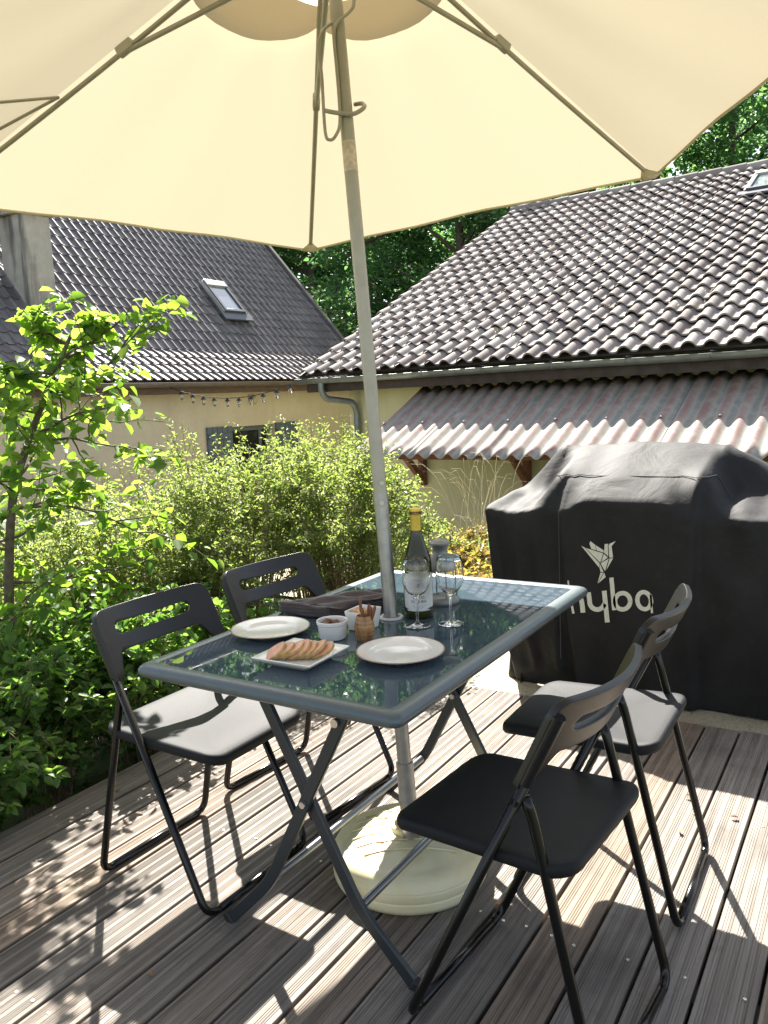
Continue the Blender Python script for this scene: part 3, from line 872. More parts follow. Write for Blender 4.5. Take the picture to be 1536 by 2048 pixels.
# base
pb = empty('umbrella_stand', (.01, .03, 0), 'round cream plastic parasol foot standing on the deck under the table', 'parasol base')
bb = MB()
prof = [(.001,.0),(.190,.0),(.206,.006),(.212,.018),(.214,.034),(.211,.037),(.214,.040),(.215,.060),(.212,.063),(.214,.066),(.210,.084),(.200,.097),(.186,.103),(.176,.102),(.165,.108),(.12,.122),(.07,.128),(.052,.130),(.05,.142),(.044,.144),(.040,.142),(.038,.10),(.001,.10)]
seg = 72; vs = []; fs = []
for i, (r_, z) in enumerate(prof):
    for k in range(seg):
        a = 2*PI*k/seg; x, y = r_*math.cos(a), r_*math.sin(a); zz = z
        if .06 < r_ < .172 and z > .1:                     # ribs moulded in the lid
            zz -= .0028*(1 if (abs(((x*.85+y*.53)/.036) % 1 - .5) < .12) else 0)
        vs.append((x, y, zz))
for i in range(len(prof)-1):
    for k in range(seg): fs.append((i*seg+k, i*seg+(k+1)%seg, (i+1)*seg+(k+1)%seg, (i+1)*seg+k))
# finer lid so that the moulded ribs read
bb.add(vs, fs); bb.build('body', M['base_plastic'], pb, angle=45)
rb_ = MB()
for off in (-.10,-.062,-.022,.022,.062,.10):
    L = math.sqrt(.158**2-off**2); P_ = []
    dx, dy = .85, .53
    for i in range(15):
        s_ = -L+2*L*i/14; r_ = math.hypot(s_, off)
        z = np.interp(r_, [.05,.07,.12,.165], [.130,.128,.122,.108]) + .0005
        if r_ < .056: z = .1305
        P_.append((s_*dx-off*dy*-1*-1, s_*dy+off*dx, z))
    if abs(off) < .05:
        rb_.tube(P_[:5], .0022, 6); rb_.tube(P_[10:], .0022, 6)
    else: rb_.tube(P_, .0022, 6)
rb_.build('moulded_rib', M['base_plastic'], pb)
sv = MB(); c0 = Vector((.01,.03,0))
sv.tube([onp(.105)-c0, onp(.20)-c0, onp(.33)-c0], .0235, 24); sv.build('sleeve', M['pole_low'], pb)

# ------------------------------------------------------------------ table
TH = .72
tb = empty('garden_table', (0,0,0), 'grey folding garden table with dark glass top and crossed legs', 'table')
fm = MB()
hx, hy = .353, .548; ix, iy = .316, .514
def ringv(ax, ay, r_, z, n=6):
    out = []
    for sx, sy, a0 in ((1,1,0),(-1,1,90),(-1,-1,180),(1,-1,270)):
        for k in range(n+1):
            a = R(a0+90*k/n); out.append((sx*(ax-r_)+r_*math.cos(a), sy*(ay-r_)+r_*math.sin(a), z))
    return out
rings = [ringv(ix,iy,.008,TH-.012), ringv(ix,iy,.008,TH+.0005), ringv(ix+.006,iy+.006,.012,TH+.003), ringv(ix+.020,iy+.020,.02,TH+.0025)]
for a in np.linspace(75, -90, 9):
    rings.append(ringv(ix+.022+.016*math.cos(R(a)), iy+.022+.016*math.cos(R(a)), .022, TH-.013+.0155*math.sin(R(a))))
rings.append(ringv(ix-.002,iy-.002,.008,TH-.027))
rings.append(rings[0])
fm.grid([[Vector(q) for q in r_] for r_ in rings], close_u=True)
fm.build('frame', M['frame_alu'], tb, angle=40)
gt = MB()
hole = []
hc = Vector((-.0142, .0262))
n = 40
outer = []
for k in range(n):
    a = 2*PI*k/n; c_, s_ = math.cos(a), math.sin(a); f = min((ix-.001)/max(abs(c_),1e-6), (iy-.001)/max(abs(s_),1e-6)); outer.append((c_*f, s_*f))
for sx in (1,-1):
    for sy in (1,-1):
        k = min(range(n), key=lambda i: (outer[i][0]-sx*ix)**2+(outer[i][1]-sy*iy)**2); outer[k] = (sx*(ix-.001), sy*(iy-.001))
inner = [(hc.x+.024*math.cos(2*PI*k/n), hc.y+.024*math.sin(2*PI*k/n)) for k in range(n)]
rows = [[(x,y,TH-.006) for x,y in inner], [(x,y,TH) for x,y in inner], [(x,y,TH) for x,y in outer], [(x,y,TH-.006) for x,y in outer], [(x,y,TH-.006) for x,y in inner]]
gt.grid(rows, close_u=True); gt.build('glass_top', M['glass_top'], tb, smooth=False)
rgm = MB(); rgm.lathe([(.0225,-.02),(.0225,.003),(.025,.0065),(.030,.0065),(.033,.0035),(.033,.0005),(.0225,.0005)], (hc.x,hc.y,TH), 32); rgm.build('pole_ring', plain('white_plastic_ring', (.55,.56,.56), .3), tb)
un = MB(); un.box((-.30,-.42,TH-.04),(-.27,.42,TH-.018)); un.box((.27,-.42,TH-.04),(.30,.42,TH-.018)); un.build('bearer', M['leg_paint'], tb, bevel=.003)
xc = -.02
def flatleg(pts, y, w=.030, th=.014):
    mb = MB(); P = fillet([(xc+px, y, pz) for px, pz in pts], .05, 6)
    rows = []
    for i, p in enumerate(P):
        t = (P[min(i+1,len(P)-1)]-P[max(i-1,0)]).normalized(); nn = Vector((-t.z, 0, t.x))
        rows.append([p+nn*w/2+Vector((0,-th/2,0)), p+nn*w/2+Vector((0,th/2,0)), p-nn*w/2+Vector((0,th/2,0)), p-nn*w/2+Vector((0,-th/2,0))])
    mb.grid(rows, close_u=True); mb.add(rows[0], [(0,1,2,3)]); mb.add(rows[-1], [(3,2,1,0)])
    return mb
for y, off in ((-.365, -1), (.385, 1)):
    for sgn, dy in ((1, -.009), (-1, .009)):
        pts = [(-.165*sgn, .695), (.125*sgn, .147), (.268*sgn, .004)]
        lg = flatleg(pts, y+dy*off).build('leg', M['leg_paint'], tb, bevel=.003)
        ft = MB(); ft.bar((xc+.258*sgn, y+dy*off, .012), (xc+.276*sgn, y+dy*off, -.0), .036, .022, (0,1,0)); ft.build('foot_cap', M['rubber'], lg, bevel=.004)
    pv = MB(); pv.tube([(xc, y-.024, .383), (xc, y+.024, .383)], .008, 12); pv.build('pivot_bolt', M['screw'], tb)
for sgn in (1, -1):
    rl = MB(); rl.tube([(xc+.125*sgn, -.355, .15), (xc+.125*sgn, .375, .15)], .0105, 14); rl.build('stretcher', M['rail'], tb)
    rl = MB(); rl.tube([(xc+.155*sgn, -.36, .682), (xc+.155*sgn, .38, .682)], .009, 12); rl.build('top_stretcher', M['rail'], tb)
br = MB(); br.bar((.10,-.335,.70),(.075,-.335,.58), .03, .012, (0,1,0)); br.build('latch', M['leg_paint'], tb, bevel=.003)
bolt = MB(); bolt.tube([(xc+.105,-.383,.60),(xc+.105,-.389,.60)], .010, 12); bolt.build('bolt', M['screw'], tb)

# ------------------------------------------------------------------ chairs
def make_chair(label):
    root = empty('folding_chair', (0,0,0), label, 'chair', 'folding chairs round the table')
    ft = Vector((.176,0,.011)); tp = Vector((-.186,0,.773))
    sl_ = (tp-ft).normalized()
    def fl(s, h): # point on the front frame at height h
        t = (h-.011)/(.773-.011); return Vector((.176+(-.362)*t, s*(.204-.008*t), h))
    r = .0105
    for s in (-1, 1):
        P = fillet([fl(s,.70), Vector((.176,s*.204,.011)), Vector((.176,s*.10,.011))], .045, 7)[:-1]
        MB().tube(P, r, 12).build('front_leg', M['chair_tube'], root, angle=180)
    MB().tube([(.176,-.204+.045,.011),(.176,.204-.045,.011)], r, 12).build('front_floor_rail', M['chair_tube'], root, angle=180)
    for s in (-1, 1):
        P = fillet([Vector((-.098,s*.190,.572)), Vector((-.112,s*.186,.53)), Vector((-.238,s*.198,.011)), Vector((-.238,s*.10,.011))], .04, 7)[:-1]
        MB().tube(P, r, 12).build('rear_leg', M['chair_tube'], root, angle=180)
        pv = MB(); q = fl(s,.562); pv.tube([q+Vector((0,-.016*s,0)), q+Vector((0,.010*s,0))], .008, 12); pv.build('pivot', M['chair_tube'], root)
    MB().tube([(-.238,-.198+.04,.011),(-.238,.198-.04,.011)], r, 12).build('rear_floor_rail', M['chair_tube'], root, angle=180)
    # seat
    st = MB()
    def outline(ins, z, n=6):
        out = []; xf, xr, wf, wr, rc = .222-ins, -.19+ins, .186-ins, .196-ins, max(.012, .05-ins)
        for cx, cy, a0 in ((xf-rc, wf-rc, 0), (xr+rc, wr-rc, 90), (xr+rc, -(wr-rc), 180), (xf-rc, -(wf-rc), 270)):
            for k in range(n+1):
                a = R(a0+90*k/n); x, y = cx+rc*math.cos(a), cy+rc*math.sin(a)
                zz = z + .014*max(0, (-x-.06)/.13)**2 - .006*(1-min(1,(y/.19)**2))*max(0, 1-ins*0) - .012*max(0,(x-.13)/.09)**2
                out.append(Vector((x, y, zz)))
        return out
    loops = [outline(.10,.418), outline(.012,.418), outline(.003,.421), outline(0,.428), outline(0,.438), outline(.003,.4445), outline(.010,.4475), outline(.03,.4475), outline(.06,.447), outline(.10,.4465), outline(.14,.446), outline(.17,.446)]
    st.grid(loops, close_u=True); n_ = len(loops[0])
    st.add(loops[-1], [tuple(range(n_))]); st.add(loops[0], [tuple(range(n_-1,-1,-1))])
    st.build('seat', M['seat'], root, angle=70)
    # backrest: strips across y; t measured down the slope from the top
    bk = MB(); ys = sorted(set([round(q,4) for q in list(np.linspace(-.207,.207,57))]))
    def sm(a, b, x): t = min(1,max(0,(x-a)/(b-a))); return t*t*(3-2*t)
    def bands(y):
        a = abs(y); rc = .035; e = max(0, a-(.207-rc)); top = rc - math.sqrt(max(0, rc*rc-e*e)) if e > 0 else 0
        top += .012*(a/.2)**2
        bar = .132 - .006*(1-(a/.2)**2); bot = bar + (.205-bar)*sm(.140,.188,a)
        sc_, rs = .066, .0175; sw = .138
        if a < sw-rs: hs = rs
        elif a < sw: hs = math.sqrt(max(0, rs*rs-(a-(sw-rs))**2))
        else: hs = 0
        return top, sc_-hs, sc_+hs, bot
    def P3(y, t):
        c = tp + Vector((0,0,0)) - sl_*t
        bulge = -.045*(1-(y/.207)**2)
        nrm = Vector((sl_.z, 0, -sl_.x))         # forward normal
        return Vector((c.x, y, c.z+.002)) + nrm*(bulge+.012)
    for lo, hi, nn in ((0,1,5),(2,3,6)):
        rows = []
        for y in ys:
            b_ = bands(y); rows.append([P3(y, b_[lo]+(b_[hi]-b_[lo])*i/nn) for i in range(nn+1)])
        bk.grid(rows)
    bk.build('backrest', M['chair_plastic'], root, angle=50, solid=.015, bevel=.005, seg=3)
    for s in (-1, 1):                             # plastic sleeves over the tubes
        MB().tube([fl(s,.60)+Vector((0,0,0)), fl(s,.66), fl(s,.74)], [.0125,.0135,.0135], 12).build('sleeve', M['chair_plastic'], root)
    return root
pos = [(-.506,-.204,-.010,'black folding chair nearest the young tree, seat sunlit with a striped shadow'),
       (-.514,.301,-.090,'black folding chair behind the brown napkin, mostly hidden by the table edge'),
       (.464,.297,3.159,'black folding chair in front of the covered grill, seat half in sun'),
       (.472,-.257,3.067,'black folding chair nearest the viewer, seat wholly in shade')]
c0_ = make_chair(pos[0][3])
for i, (x, y, a, lab) in enumerate(pos):
    c = c0_ if i == 0 else copy_tree(c0_)
    c.location = (x, y, 0.002); c.rotation_euler = (0,0,a); c['label'] = lab

# ------------------------------------------------------------------ covered grill
GX, GY, GZ = .27, 1.80, -.032
gr = empty('covered_grill', (GX, GY, GZ), 'black fabric covered barbecue with a cream bird emblem standing on gravel', 'grill')
def lerp(a, b, t): return a+(b-a)*t
def Ttop(x):
    if x < -.20: return lerp(.80, 1.045, max(0,(x+.46)/.26))
    if x > .50: return lerp(1.045, .80, min(1,(x-.50)/.42))
    return 1.045 + .004*math.sin(9*x)
xl, xr = -.455, 1.0
NX, NP = 110, 96
def prof_at(x):
    T = Ttop(x)
    hl = float(smooth(-.125,-.085,x)*(1-smooth(.36,.50,x)))        # sloping ledge over the front panel
    hu = float(smooth(-.24,-.12,x)*(1-smooth(.46,.58,x)))          # lid
    p_ = float(smooth(-.098,-.076,x)*(1-smooth(.455,.48,x)))
    fy = 1.50 + .04*(1-p_)
    lipP = .842 - .05*float(smooth(.03,-.08,x)) - .05*float(smooth(.33,.46,x))
    lip = lerp(min(T-.02, .79), lipP, hl)
    sy = lerp(fy+.09, 1.645, hl); sz = lerp(min(T-.005, .815), .928, max(hl, hu))
    pts = [(fy+.085, -.03), (fy+.055, .08), (fy+.016, .25), (fy, .40), (fy, .60), (fy+.001, lip-.025), (fy+.006, lip), (sy, max(sz, lip+.006)),
           (lerp(1.78,1.79,hu), lerp(min(T-.003,.845), .990, hu)), (lerp(1.90,1.92,hu), lerp(T-.012, T-.008, hu)), (1.97, T), (2.05, T-.012), (2.12, lerp(T-.05,.93,hu)), (2.15, lerp(T-.1,.78,hu)), (2.16, .4), (2.17, -.03)]
    return pts
def resample(pts, n):
    P = [Vector((0,a,b)) for a, b in pts]
    # smooth by Catmull-Rom then arc length
    Q = cr(P, 8); L = [0]
    for i in range(1, len(Q)): L.append(L[-1]+(Q[i]-Q[i-1]).length)
    ar = np.linspace(0, L[-1], n)
    return np.stack([np.interp(ar, L, [q.y for q in Q]), np.interp(ar, L, [q.z for q in Q])], 1)
def wr(x, z):      # folds in the cloth, zero round the print
    m_ = float(smooth(.30,.12,z)) + .8*float(smooth(-.06,-.14,x)) + .8*float(smooth(.44,.6,x))
    f = .010*math.sin(14*x+5*z+1.2*math.sin(9*z+3*x)) + .007*math.sin(31*x-7*z+2*math.sin(4*x))
    lf = float(smooth(-.11,-.16,x))*float(smooth(.78,.5,z))
    return f*min(1, m_) + lf*(.011*math.sin(46*x+1.5*z) + .006*math.sin(83*x-3*z))
rows = []
xs_ = np.linspace(xl, xr, NX)
end = []
for x in xs_:
    pr = resample(prof_at(x), NP); r_ = []
    for y, z in pr:
        k = max(0, 1-z/.8)
        xx = x + (.10*k if x < .27 else -.06*k)*abs(x-.27)/.72
        e = min((x-xl), (xr-x)); rd = .022
        if e < rd:                                   # rounded ends
            s_ = 1-math.sqrt(max(0, 1-((rd-e)/rd)**2)); y = lerp(y, 1.81, s_*.07); z = lerp(z, .5, s_*.025) if z > .3 else z
        yy = y
        if y < 1.6: yy = y + wr(x, z) - .010*math.exp(-((x+.085)/.013)**2)*float(smooth(.95,.8,z))
        elif z > .7: z += .5*wr(x+.3, .1)*.6
        # slack hollows and radiating folds between the hood and the side shelf
        if x > .50 or x < -.20:
            q_ = min(1,max(0,((x-.50)/.42 if x > .50 else (-.20-x)/.25)))
            hollow = math.sin(PI*q_)
            ang = math.atan2(1.07-z, abs(x-.50 if x > .50 else x+.20)+.02)
            if z > .45:
                fold = math.sin(11*ang + (2.0 if x > .50 else .6)) * hollow * float(smooth(.45,.7,z))
                if yy < 1.75: yy -= .012*fold
                z += -.014*hollow*(.6+.4*math.sin(9*y)) + .008*fold*(yy > 1.6)
        r_.append((xx-GX, yy-GY, z-GZ))
    rows.append(r_)
cv = MB(); cv.grid(rows)
for r_, s_ in ((rows[0], -1), (rows[-1], 1)):
    prev = r_; c = Vector((r_[0][0], .02, .4))
    rr = [r_]
    for t in (.12, .4, .75):
        rr.append([(lerp(p[0], c.x, t*.3)+s_*.012*(1-abs(2*t-1))+.012*math.sin(9*p[2]+4*p[1])*t, lerp(p[1], c.y, t), lerp(p[2], max(p[2]*.0+.3, 0) if p[2] > .02 else p[2], t)) for p in r_])
    cv.grid(rr)
cover = cv.build('cover', M['cover'], gr, angle=180)
sm_ = MB()
for lo, hi, hgt in ((-.20,.56,.932),):
    P_ = []
    for x in np.linspace(lo, hi, 40):
        pr = resample(prof_at(x), 200); q = min(pr, key=lambda q: abs(q[1]-hgt) + (5 if q[0] > 1.75 else 0))
        P_.append((x-GX, q[0]-GY-.0008, q[1]-GZ+.0012))
    sm_.tube(P_, .0016, 6)
P_ = [(-.085-GX, 1.5040-GY, z-GZ) for z in np.linspace(.15,.80,24)]
sm_.tube(P_, .0018, 6)
sm_.build('seam', M['piping'], cover)
fp = MB(); rows = []
for i in range(9):
    t = i/8; r_ = []
    for k in range(7):
        h = k/6; r_.append((lerp(-.315,-.435,t)-.03*h*(1-t)+.012*math.sin(7*t+2*h)-GX, lerp(1.60,1.72,t)+.05*h+.01*math.sin(9*t)-GY, .001+.19*h-.02*t*h))
    rows.append(r_)
fp.grid(rows); fp.build('hem_flap', M['cover'], cover, angle=180, solid=.002)
# print: bird and letters, laid on the flat front
def lp(px, py, off=.0025):
    x = -.159112 + 3.53867e-4*px - 4.1048e-6*py; z = .701351 + 3.31193e-5*px - 3.60008e-4*py
    return Vector((x-GX, 1.50+wr(x,z)-off-GY, z-GZ))
bird = [[(490,180),(530,200),(712,395),(703,440)], [(540,205),(752,277),(718,385)], [(600,128),(655,172),(668,238),(612,220),(588,160)], [(660,176),(757,240),(756,268),(676,240)],
        [(770,168),(812,168),(806,190),(812,312),(762,268)], [(828,166),(898,138),(850,196),(868,328),(824,328),(814,190)], [(760,284),(808,326),(728,382)], [(818,338),(775,485),(722,394)],
        [(868,336),(790,475),(828,338)], [(716,404),(757,492),(722,492),(708,440)], [(722,502),(758,502),(686,628)], [(766,502),(782,555),(692,630)]]
lg = MB()
for pg in bird:
    lg.add([lp(*q) for q in pg], [tuple(range(len(pg)))])
lg.build('bird_emblem', M['logo'], cover, smooth=False)
lt = MB()
def stroke(path, w):
    P = [Vector((a,b)) for a, b in path]; L = []; Rr = []
    for i, p in enumerate(P):
        t = (P[min(i+1,len(P)-1)]-P[max(i-1,0)]).normalized(); n_ = Vector((-t.y,t.x)); L.append(lp(*(p+n_*w/2))); Rr.append(lp(*(p-n_*w/2)))
    lt.grid([L, Rr])
def arc(cx, cy, rx, ry, a0, a1, rot=0, n=24):
    out = []
    for k in range(n+1):
        a = R(a0+(a1-a0)*k/n); x, y = rx*math.cos(a), ry*math.sin(a); c_, s_ = math.cos(R(rot)), math.sin(R(rot))
        out.append((cx+x*c_-y*s_, cy+x*s_+y*c_))
    return out
stroke([(322,592),(352,790),(395,992)], 30)
stroke([(352,870)]+arc(430,860,68,72,195,340,0)+[(505,905),(512,980)], 58)
stroke([(578,735),(592,835)]+arc(682,845,90,95,175,25,-8)+[(770,870)], 56)
stroke([(766,716),(806,1092)], 56)
stroke([(850,562),(886,946)], 50)
lt2 = arc(982,840,88,96,0,360); stroke(lt2, 52)
stroke(arc(1228,832,76,100,0,360,-12), 50)
stroke([(1300,760),(1318,975)], 24)
lt.build('brand_lettering', M['logo'], cover, smooth=False)
for x in (-.18,.80):
    for y in (1.70,2.05):
        lgs = MB(); lgs.tube([(x-GX,y-GY,0),(x-GX,y-GY,.7)], .018, 10); lgs.build('trolley_leg', M['leg_paint'], gr)

# ------------------------------------------------------------------ tableware
def mesh_thing(mb, name, m, loc, label, cat, group=None, rz=0, **kw):
    o = mb.build(name, m, None, **kw); o.location = loc; o.rotation_euler = (0,0,rz); return tag(o, label, cat, group)
TZ = TH + .0006
def plate(loc, label):
    root = empty('plate', loc, label, 'plate', 'dinner plates on the table')
    b = MB(); b.lathe([(.0005,.004),(.058,.004),(.062,.0055),(.068,.0095),(.076,.0118),(.098,.0158),(.1005,.0172),(.0995,.0185),(.096,.0180),(.076,.0140),(.069,.0125),(.063,.0085),(.058,.0068),(.0005,.0065)], seg=64)
    b.lathe([(.040,.0045),(.040,.0),(.044,.0),(.046,.0045)], seg=48)
    b.build('dish', M['porcelain'], root, angle=60)
    g = MB(); g.lathe([(.0975,.01845),(.0985,.0188),(.0995,.0189),(.1008,.0176)], seg=64); g.build('rim_line', M['rim_gold'], root)
    return root
plate((.176,-.245,TZ), 'white plate with thin dark rim nearest the shaded front chair')
plate((-.222,-.222,TZ), 'white plate at the table edge by the sunlit chair')
# square dish with terrine
sd = empty('serving_dish', (-.012,-.366,TZ), 'square white dish holding fanned slices of pink terrine', 'dish', rz=R(1.5))
b = MB()
def sq(h, r_, z): return [Vector(q) for q in ringv(h, h, r_, z, 4)]
lo = [sq(.045,.01,.004), sq(.045,.01,0), sq(.050,.01,0), sq(.056,.008,.006), sq(.0795,.004,.0205), sq(.080,.004,.0235), sq(.078,.004,.0245), sq(.056,.008,.0125), sq(.050,.01,.0105), sq(.03,.01,.0100), sq(.01,.005,.0100)]
b.grid(lo, close_u=True); b.add(lo[-1], [tuple(range(len(lo[-1])))]); b.build('dish', M['porcelain'], sd, angle=50)
fs0 = None
nsl = 7
labs = ['leftmost slice of pink terrine lying flattest on the square dish','second slice of terrine from the left on the square dish','third slice of terrine from the left on the square dish','middle slice of the terrine fan on the square dish','third slice of terrine from the ramekin end of the fan','second slice of terrine from the ramekin end of the fan','last slice of the terrine fan, nearest the ramekin']
for i in range(nsl):
    if fs0 is None:
        r0 = []; 
        root = empty('terrine_slice', (0,0,0), labs[i], 'food', 'terrine slices on the dish')
        b = MB(); pr = [(.034*math.cos(a)*(1+.06*math.sin(3*a)), .026*math.sin(a)*(1+.05*math.cos(2*a)+.04*math.sin(4*a))) for a in np.linspace(0,2*PI,26,endpoint=False)]
        def lay(s, h): return [Vector((x*s, y*s, h)) for x, y in pr]
        rows = [lay(.4,.0), lay(.93,.0004), lay(.93,.0082), lay(.4,.0086)]
        b.grid(rows, close_u=True); b.add(rows[0],[tuple(range(25,-1,-1))]); b.add(rows[-1],[tuple(range(26))]); b.build('terrine', M['foie'], root, angle=60)
        b = MB(); b.grid([lay(.931,.0003), lay(1.0,.0012), lay(1.0,.0072), lay(.931,.0083)], close_u=True); b.build('fat_edge', M['foie_edge'], root)
        fs0 = root; c = root
    else: c = copy_tree(fs0)
    t = i/(nsl-1)
    c.location = (-.060+.092*t, -.398+.052*t, TZ+.0225+.003*math.sin(t*PI))
    c.rotation_euler = (R(16), R(-27), R(28+random.uniform(-9,9)+8*t)); c['label'] = labs[i]
    c.scale = (random.uniform(.88,1.08), random.uniform(.88,1.08), random.uniform(.85,1.15)); c.rotation_euler.x += random.uniform(-.10,.10); c.rotation_euler.y += random.uniform(-.12,.10)
# ramekin
rk = empty('ramekin', (-.053,-.187,TZ), 'white fluted ramekin of brown preserve in front of the brown napkin', 'ramekin')
b = MB(); seg = 96; vs = []; pr = [(.0005,.002),(.029,.0),(.0315,.001),(.034,.006),(.0365,.036),(.0385,.038),(.039,.045),(.0375,.0465),(.0355,.045),(.0345,.040),(.031,.006),(.0005,.005)]
for i,(r_,z) in enumerate(pr):
    for k in range(seg):
        f = 1 - (.022*(.5+.5*math.cos(k/seg*2*PI*32)) if 3 <= i <= 4 else 0); a = 2*PI*k/seg; vs.append((r_*f*math.cos(a), r_*f*math.sin(a), z))
fs = [(i*seg+k, i*seg+(k+1)%seg, (i+1)*seg+(k+1)%seg, (i+1)*seg+k) for i in range(len(pr)-1) for k in range(seg)]
b.add(vs, fs); b.build('bowl', M['porcelain'], rk, angle=40)
b = MB(); b.lathe([(.0005,.034),(.02,.0345),(.0335,.033),(.033,.028)], seg=32); b.build('preserve', M['brown_food'], rk)
def lump(r_, m, name, seed, sx=1, sy=1, sz=.7):
    b = MB(); q = np.random.default_rng(seed); rows = []
    ph = q.uniform(0,6,4)
    for i in range(8):
        th = PI*i/7; row = []
        for k in range(12):
            a = 2*PI*k/12; rr = r_*(1+.12*math.sin(3*a+ph[0])+.1*math.cos(2*th+ph[1])+.08*math.sin(2*a+3*th+ph[2]))
            row.append(Vector((rr*math.sin(th)*math.cos(a)*sx, rr*math.sin(th)*math.sin(a)*sy, rr*math.cos(th)*sz)))
        rows.append(row)
    b.grid(rows, close_u=True); return b.build(name, m, None, angle=180)
l0 = None
for i,(dx,dy) in enumerate([(-.014,-.008),(.004,.010),(.014,-.010),(-.006,-.020),(-.018,.010)]):
    if l0 is None: l0 = lump(.009, M['brown_food'], 'preserve_chunk', 3, 1.2, .9, .7); o = l0
    else: o = l0.copy(); col.objects.link(o)
    o.location = (-.053+dx, -.187+dy, TZ+.038); o.rotation_euler = (random.uniform(-.4,.4), random.uniform(-.4,.4), random.uniform(0,6))
    tag(o, 'small brown chunk of preserve heaped in the fluted white ramekin', 'food', 'preserve chunks in the ramekin')
# white snack bowl
sb = empty('snack_dish', (-.030,-.084,TZ), 'rectangular white dish of golden biscuits behind the wooden barrel cup', 'dish')
b = MB()
def rc(hx_, hy_, r_, z): return [Vector(q) for q in ringv(hx_, hy_, r_, z, 4)]
lo = [rc(.02,.026,.004,.003), rc(.024,.030,.004,.0), rc(.026,.032,.004,.001), rc(.032,.039,.003,.049), rc(.0315,.0385,.003,.050), rc(.0295,.0365,.003,.049), rc(.024,.030,.003,.006), rc(.01,.012,.003,.005)]
b.grid(lo, close_u=True); b.add(lo[-1],[tuple(range(len(lo[-1])))]); b.add(lo[0],[tuple(range(len(lo[0])-1,-1,-1))]); b.build('dish', M['porcelain'], sb, angle=45)
l1 = None
for i in range(14):
    if l1 is None: l1 = lump(.0095, M['pale_food'], 'biscuit', 9, 1.1, .9, .6); o = l1
    else: o = l1.copy(); col.objects.link(o)
    o.location = (-.030+random.uniform(-.019,.019), -.084+random.uniform(-.025,.025), TZ+.036+random.uniform(0,.008)); o.rotation_euler = (random.uniform(-1,1), random.uniform(-1,1), random.uniform(0,6))
    tag(o, 'small golden biscuit heaped in the rectangular white dish', 'food', 'biscuits in the rectangular dish')
# barrel cup and picks
pc = empty('barrel_cup', (.028,-.166,TZ), 'small turned wooden barrel cup holding cocktail picks', 'cup')
b = MB(); pr = []
for i in range(25):
    t = i/24; r_ = .0185+.0060*math.sin(PI*min(1,t*.95+.04)); z = .060*t
    if i in (4,8,16,20): r_ -= .0011
    pr.append((r_, z))
b.lathe([(.0005,0)]+pr+[(.0175,.061),(.0165,.059),(.0195,.03),(.016,.01),(.0005,.009)], seg=40); b.build('barrel', M['cup_wood'], pc, angle=60)
pk0 = None
pl_ = ['tallest red-brown handled pick, upright in the barrel cup','red-brown pick leaning to the back of the barrel cup','short red-brown pick at the front of the barrel cup','red-brown pick leaning right in the barrel cup','red-brown pick leaning furthest right, tip over the cup rim']
for i,(dx,dy,tx,ty,h) in enumerate([(-.006,-.004,-.03,-.02,.012),(.002,.008,-.10,.05,-.006),(.001,-.008,.04,.03,-.010),(.006,.004,.0,.16,-.008),(.009,.002,-.05,.26,-.004)]):
    if pk0 is None:
        r_ = empty('cocktail_pick', (0,0,0), pl_[0], 'pick', 'cocktail picks in the barrel cup')
        b = MB(); b.tube([(0,0,0),(0,0,.048)], [.0006,.0010], 6); b.build('skewer', M['straw'], r_)
        b = MB(); b.lathe([(.0003,.044),(.0026,.045),(.0034,.055),(.0040,.066),(.0042,.073),(.0036,.078),(.0015,.0805),(.0003,.081)], seg=12); b.build('handle', M['pick_wood'], r_)
        pk0 = r_; c = r_
    else: c = copy_tree(pk0)
    c.location = (.028+dx, -.166+dy, TZ+.012+h); c.rotation_euler = (tx, ty, 0); c['label'] = pl_[i]
# wine bottle
bl = empty('wine_bottle', (.044,.074,TZ), 'dark green wine bottle with gold capsule and white label', 'bottle', rz=math.atan2(CAM.y-.074, CAM.x-.044))
b = MB()
b.lathe([(.0005,.012),(.02,.010),(.030,.001),(.036,.0),(.0385,.005),(.0388,.02),(.0388,.128),(.0382,.142),(.0355,.160),(.030,.178),(.0235,.197),(.0180,.215),(.0152,.230),(.0142,.245),(.0140,.283),(.0005,.285)], seg=48)
b.build('glass', M['bottle'], bl, angle=180)
b = MB(); b.lathe([(.0152,.226),(.0150,.234),(.0146,.245),(.0146,.272),(.0162,.273),(.0164,.284),(.0158,.2895),(.012,.2915),(.0005,.292)], seg=36); cap_ = b.build('capsule', M['foil'], bl, angle=50)
b = MB(); b.lathe([(.0166,.275),(.0166,.283)], seg=36); b.build('band', M['band'], cap_)
def cyl_patch(r_, a0, a1, z0, z1, n=24, corner=.012):
    rows = []
    for j in range(13):
        z = z0+(z1-z0)*j/12; row = []
        for i in range(n+1):
            a = a0+(a1-a0)*i/n
            e = max(0, corner-(z-z0), corner-(z1-z)); sh = corner-math.sqrt(max(0,corner**2-e*e)) if e > 0 else 0
            am = (a0+a1)/2; half = (a1-a0)/2 - sh/r_; aa = am+(i/n*2-1)*half
            row.append((r_*math.cos(aa), r_*math.sin(aa), z))
        rows.append(row)
    return MB().grid(rows)
lab = cyl_patch(.0391, R(-72), R(72), .022, .128, corner=.016).build('label', M['paper'], bl)
def text_mesh(s, size):
    cu = bpy.data.curves.new('t', 'FONT'); cu.body = s; cu.size = size; cu.align_x = 'CENTER'; cu.resolution_u = 3
    to = bpy.data.objects.new('t', cu); col.objects.link(to); bpy.context.view_layer.update()
    me = bpy.data.meshes.new_from_object(to.evaluated_get(bpy.context.evaluated_depsgraph_get()))
    bpy.data.objects.remove(to); return me
